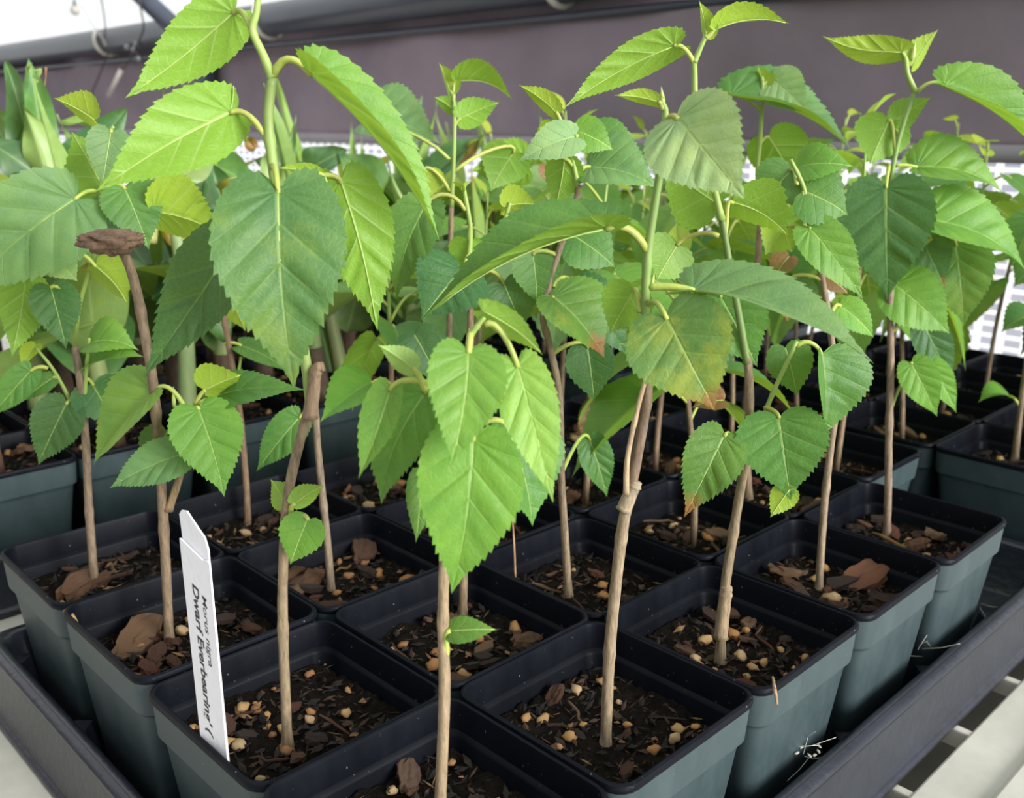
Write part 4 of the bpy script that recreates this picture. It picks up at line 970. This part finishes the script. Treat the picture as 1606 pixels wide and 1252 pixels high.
X2.bl((400, 235), (382, 212), 22, (.25, .09, .04), 0, 20, .1, .06, .06, 'broad_s'); X2.bl((310, 420), (240, 470), 70, DG, 15, 14, .1, .02, .02); X2.bl((300, 440), (360, 540), 80, MG, 15, 14, .1, .03, .02)
X3 = BroadPlant(Bx+3.2*P, By+1.4*P, -.014, 'broad leaved plant with two upright spikes behind the tallest seedling stem')
X3.stalk([(545, 650), (530, 560), (500, 430), (460, 300)], .0085, (.20, .24, .09))
X3.bl((436, 285), (432, 182), 12, PG, 0, 30, .0); X3.bl((452, 285), (464, 180), 16, PG, 0, 30, .0); X3.bl((430, 290), (452, 222), 56, LG, 160, 20, .1)
X3.bl((500, 300), (400, 250), 60, DG, 20, 15, .1, .04, .04); X3.bl((480, 270), (545, 235), 60, DG, 20, 15, .1, .05, .05); X3.bl((560, 330), (500, 420), 90, DG, 15, 12, .1, .02, .02)
X3.bl((530, 620), (500, 500), 60, MG, 10, 20, .0, .02, .02); X3.bl((600, 300), (530, 240), 70, MG, 15, 15, .1, .05, .05); X3.bl((545, 520), (575, 400), 70, (.10, .16, .06), 10, 20, .0, .03, .03)
X4 = BroadPlant(Bx+5.4*P, By+1.6*P, -.014, 'broad leaved plant whose rolled dark leaf ends in a dried brown tip')
X4.stalk([(640, 600), (638, 500), (650, 400), (672, 320)], .0075, (.20, .30, .10)); X4.stalk([(672, 560), (690, 480), (712, 420)], .0060, (.16, .24, .08), 'leaf_stalk')
X4.bl((640, 310), (770, 206), 52, DG, 40, 30, .04, 0, 0); X4.bl((722, 262), (768, 206), 20, (.32, .16, .05), 40, 30, .02, -.004, -.004, 'broad_s')
X4.bl((880, 300), (720, 300), 110, (.12, .25, .05), 30, 10, .12, .05, .05); X4.bl((650, 330), (560, 280), 80, MG, 20, 14, .12, .03, .03); X4.bl((660, 350), (640, 215), 60, MG, 0, 20, .05, .06, .06)
X4.bl((640, 250), (662, 150), 18, PG, 0, 30, .0, .08, .08); X4.bl((850, 260), (868, 290), 26, (.35, .12, .05), 0, 20, .1, .06, .06, 'broad_s'); X4.bl((690, 560), (722, 430), 40, (.10, .18, .05), 0, 20, .0, .0, .0)

# --- white name tag ----------------------------------------------------------
tD = .306
bl, br, tl, tr = atD(306, 1172, tD+.017), atD(372, 1222, tD+.002), atD(275, 800, tD+.018), atD(326, 822, tD+.004)
ax = (tl+tr)/2-(bl+br)/2; H_ = float(np.linalg.norm(ax)); ey = ax/H_
ex = (br-bl)+(tr-tl); ex = ex-ey*(ex@ey); ex /= np.linalg.norm(ex); ez = np.cross(ex, ey)
if ez@(CAM-bl) < 0: ez = -ez
o0 = (bl+br)/2+V([.0, .0, .0])
tg = empty('name_tag', (0, 0, 0), 'white plastic plant name tag with black slanted lettering in the left front pot', 'tag')
tg.matrix_world = Matrix(((ex[0], ey[0], ez[0], o0[0]), (ex[1], ey[1], ez[1], o0[1]), (ex[2], ey[2], ez[2], o0[2]), (0, 0, 0, 1)))
hw = .0082
def slab(name, poly, z0, z1, mat, par):
    n = len(poly); vs = [(x, y_, z0) for x, y_ in poly]+[(x, y_, z1) for x, y_ in poly]
    return obj(name, vs, [tuple(range(n))[::-1], tuple(range(n, 2*n))]+[(k, (k+1) % n, n+(k+1) % n, n+k) for k in range(n)], mat, par, smooth=False)
top_ = H_+.001
back = [(-hw, -.007), (hw*.9, -.007), (hw*.9, top_-.0115), (hw*.72, top_-.0075), (hw*.30, top_-.005), (-hw*.45, top_), (-hw*.85, top_-.0004), (-hw*1.05, top_-.0022), (-hw, top_-.008)]
slab('back_strip', back, -.0012, -.0006, M['tag'], tg)
front = [(-hw*1.0, -.007), (hw*1.0, -.007), (hw*1.08, top_-.0165), (hw*.98, top_-.0155), (hw*.6, top_-.0160), (-hw*1.0, top_-.0112), (-hw*1.05, top_-.0112)]
slab('front_strip', front, -.0003, .0003, M['tag'], tg)
def text(body, hgt, length, x, y_, name, bold=0.):
    cu = bpy.data.curves.new('t', 'FONT'); cu.body = body; cu.size = 1; cu.shear = .25; cu.offset = bold; cu.extrude = .01
    to = bpy.data.objects.new('t', cu); COL.objects.link(to); bpy.context.view_layer.update()
    me = bpy.data.meshes.new_from_object(to.evaluated_get(bpy.context.evaluated_depsgraph_get())); bpy.data.objects.remove(to)
    xs = [v.co.x for v in me.vertices]; k = length/(max(xs)-min(xs))
    for v in me.vertices: v.co = Vector(((v.co.x-min(xs))*k, v.co.y*hgt/.7, v.co.z*.003))
    me.materials.clear(); me.materials.append(M['ink']); q = link(name, me, tg); q.location = (x, y_, .00034); q.rotation_euler = (0, 0, -math.pi/2); q['label'] = 'black slanted lettering'; return q
text("Dwarf Everbearing' (", .0036, .0620, -.0031, top_-.0270, 'lettering', .022)
text("Morus nigra", .0026, .0280, .0024, top_-.0300, 'lettering', .002)
# bits lodged on the pots and rims
def bit(name, a, b, r, c, label, z=0.):
    o = tube(name, [onz(*a, z+.002), (onz(*a, z+.004)+onz(*b, z))/2, onz(*b, z)], [r*.6, r, r*.7], M['chip'], None, 6, c); tag(o, label, 'bark bit'); return o
bit('bark_splinter', (97, 945), (122, 985), .0020, (.42, .26, .12), 'tan bark splinter caught in the pot corner left of the cut stem', -.006)
bit('dry_shred', (1212, 1062), (1219, 1105), .0008, (.40, .26, .15), 'thin tan shred hanging over the rim of the third right edge pot', .001)
def bigchip(px, py, z, s, c, label, name='bark_piece', rot=0, par=None, el=.1):
    q = onz(px, py, z); o = link(name, barks[int(px) % 5], None, q, c); o.scale = (s, s, s*.8); o.rotation_euler = (el, -el, rot); tag(o, label, 'bark'); return o
bigchip(118, 920, SZ+.003, .0125, (.30, .15, .08), 'flat reddish bark piece beside the stem in the farthest left edge pot', rot=.6)
bigchip(215, 1000, SZ+.004, .0135, (.28, .15, .075), 'big flaky brown bark piece beside the cut top stem', rot=.5, el=.3)
bigchip(1355, 905, SZ+.004, .0145, (.32, .14, .075), 'big red brown bark piece right of the straight tan stem', rot=-.4, el=.25)
bigchip(570, 862, SZ+.004, .0120, (.20, .10, .06), 'big dark brown bark lump in the pot behind the name tag pot', rot=.9, el=.1)
bigchip(640, 1215, SZ+.003, .0075, (.22, .13, .08), 'grey brown bark stick in the near corner pot', rot=.9)
bigchip(1300, 800, SZ+.004, .0160, (.22, .12, .075), 'long dark bark piece left of the stem in the fifth right edge pot', rot=-.7)

# cobweb threads strung between the pots and the tray rim, right edge
web = empty('cobweb', onz(1300, 1100, -.05), 'fine white cobweb threads between the pots and the tray rim, right side', 'cobweb')
wo = V(web.location)
rw = random.Random(5)
for k in range(16):
    a, b2 = [(1245, 1175, -.055), (1420, 1030, -.055), (1500, 960, -.055)][k % 3], None
    a = onz(a[0]+rw.uniform(-35, 45), a[1]+rw.uniform(-18, 18), a[2]); b2 = a+V([rw.uniform(-.018, .022), rw.uniform(-.018, .006), rw.uniform(-.016, .016)])
    tube('thread', [a, (a+b2)/2-V([0, 0, .001]), b2], .00013, M['clip'], web, 4, org=wo)
for k in range(7):
    q = onz(1265+rw.uniform(-22, 22), 1178+rw.uniform(-9, 9), -.0535); d = link('droppings', peb[k % 5], web, q-wo); d.scale = (.0016, .0009, .0004); d.rotation_euler.z = rw.uniform(0, 3); d.data = d.data.copy(); d.data.materials[0] = M['clip']
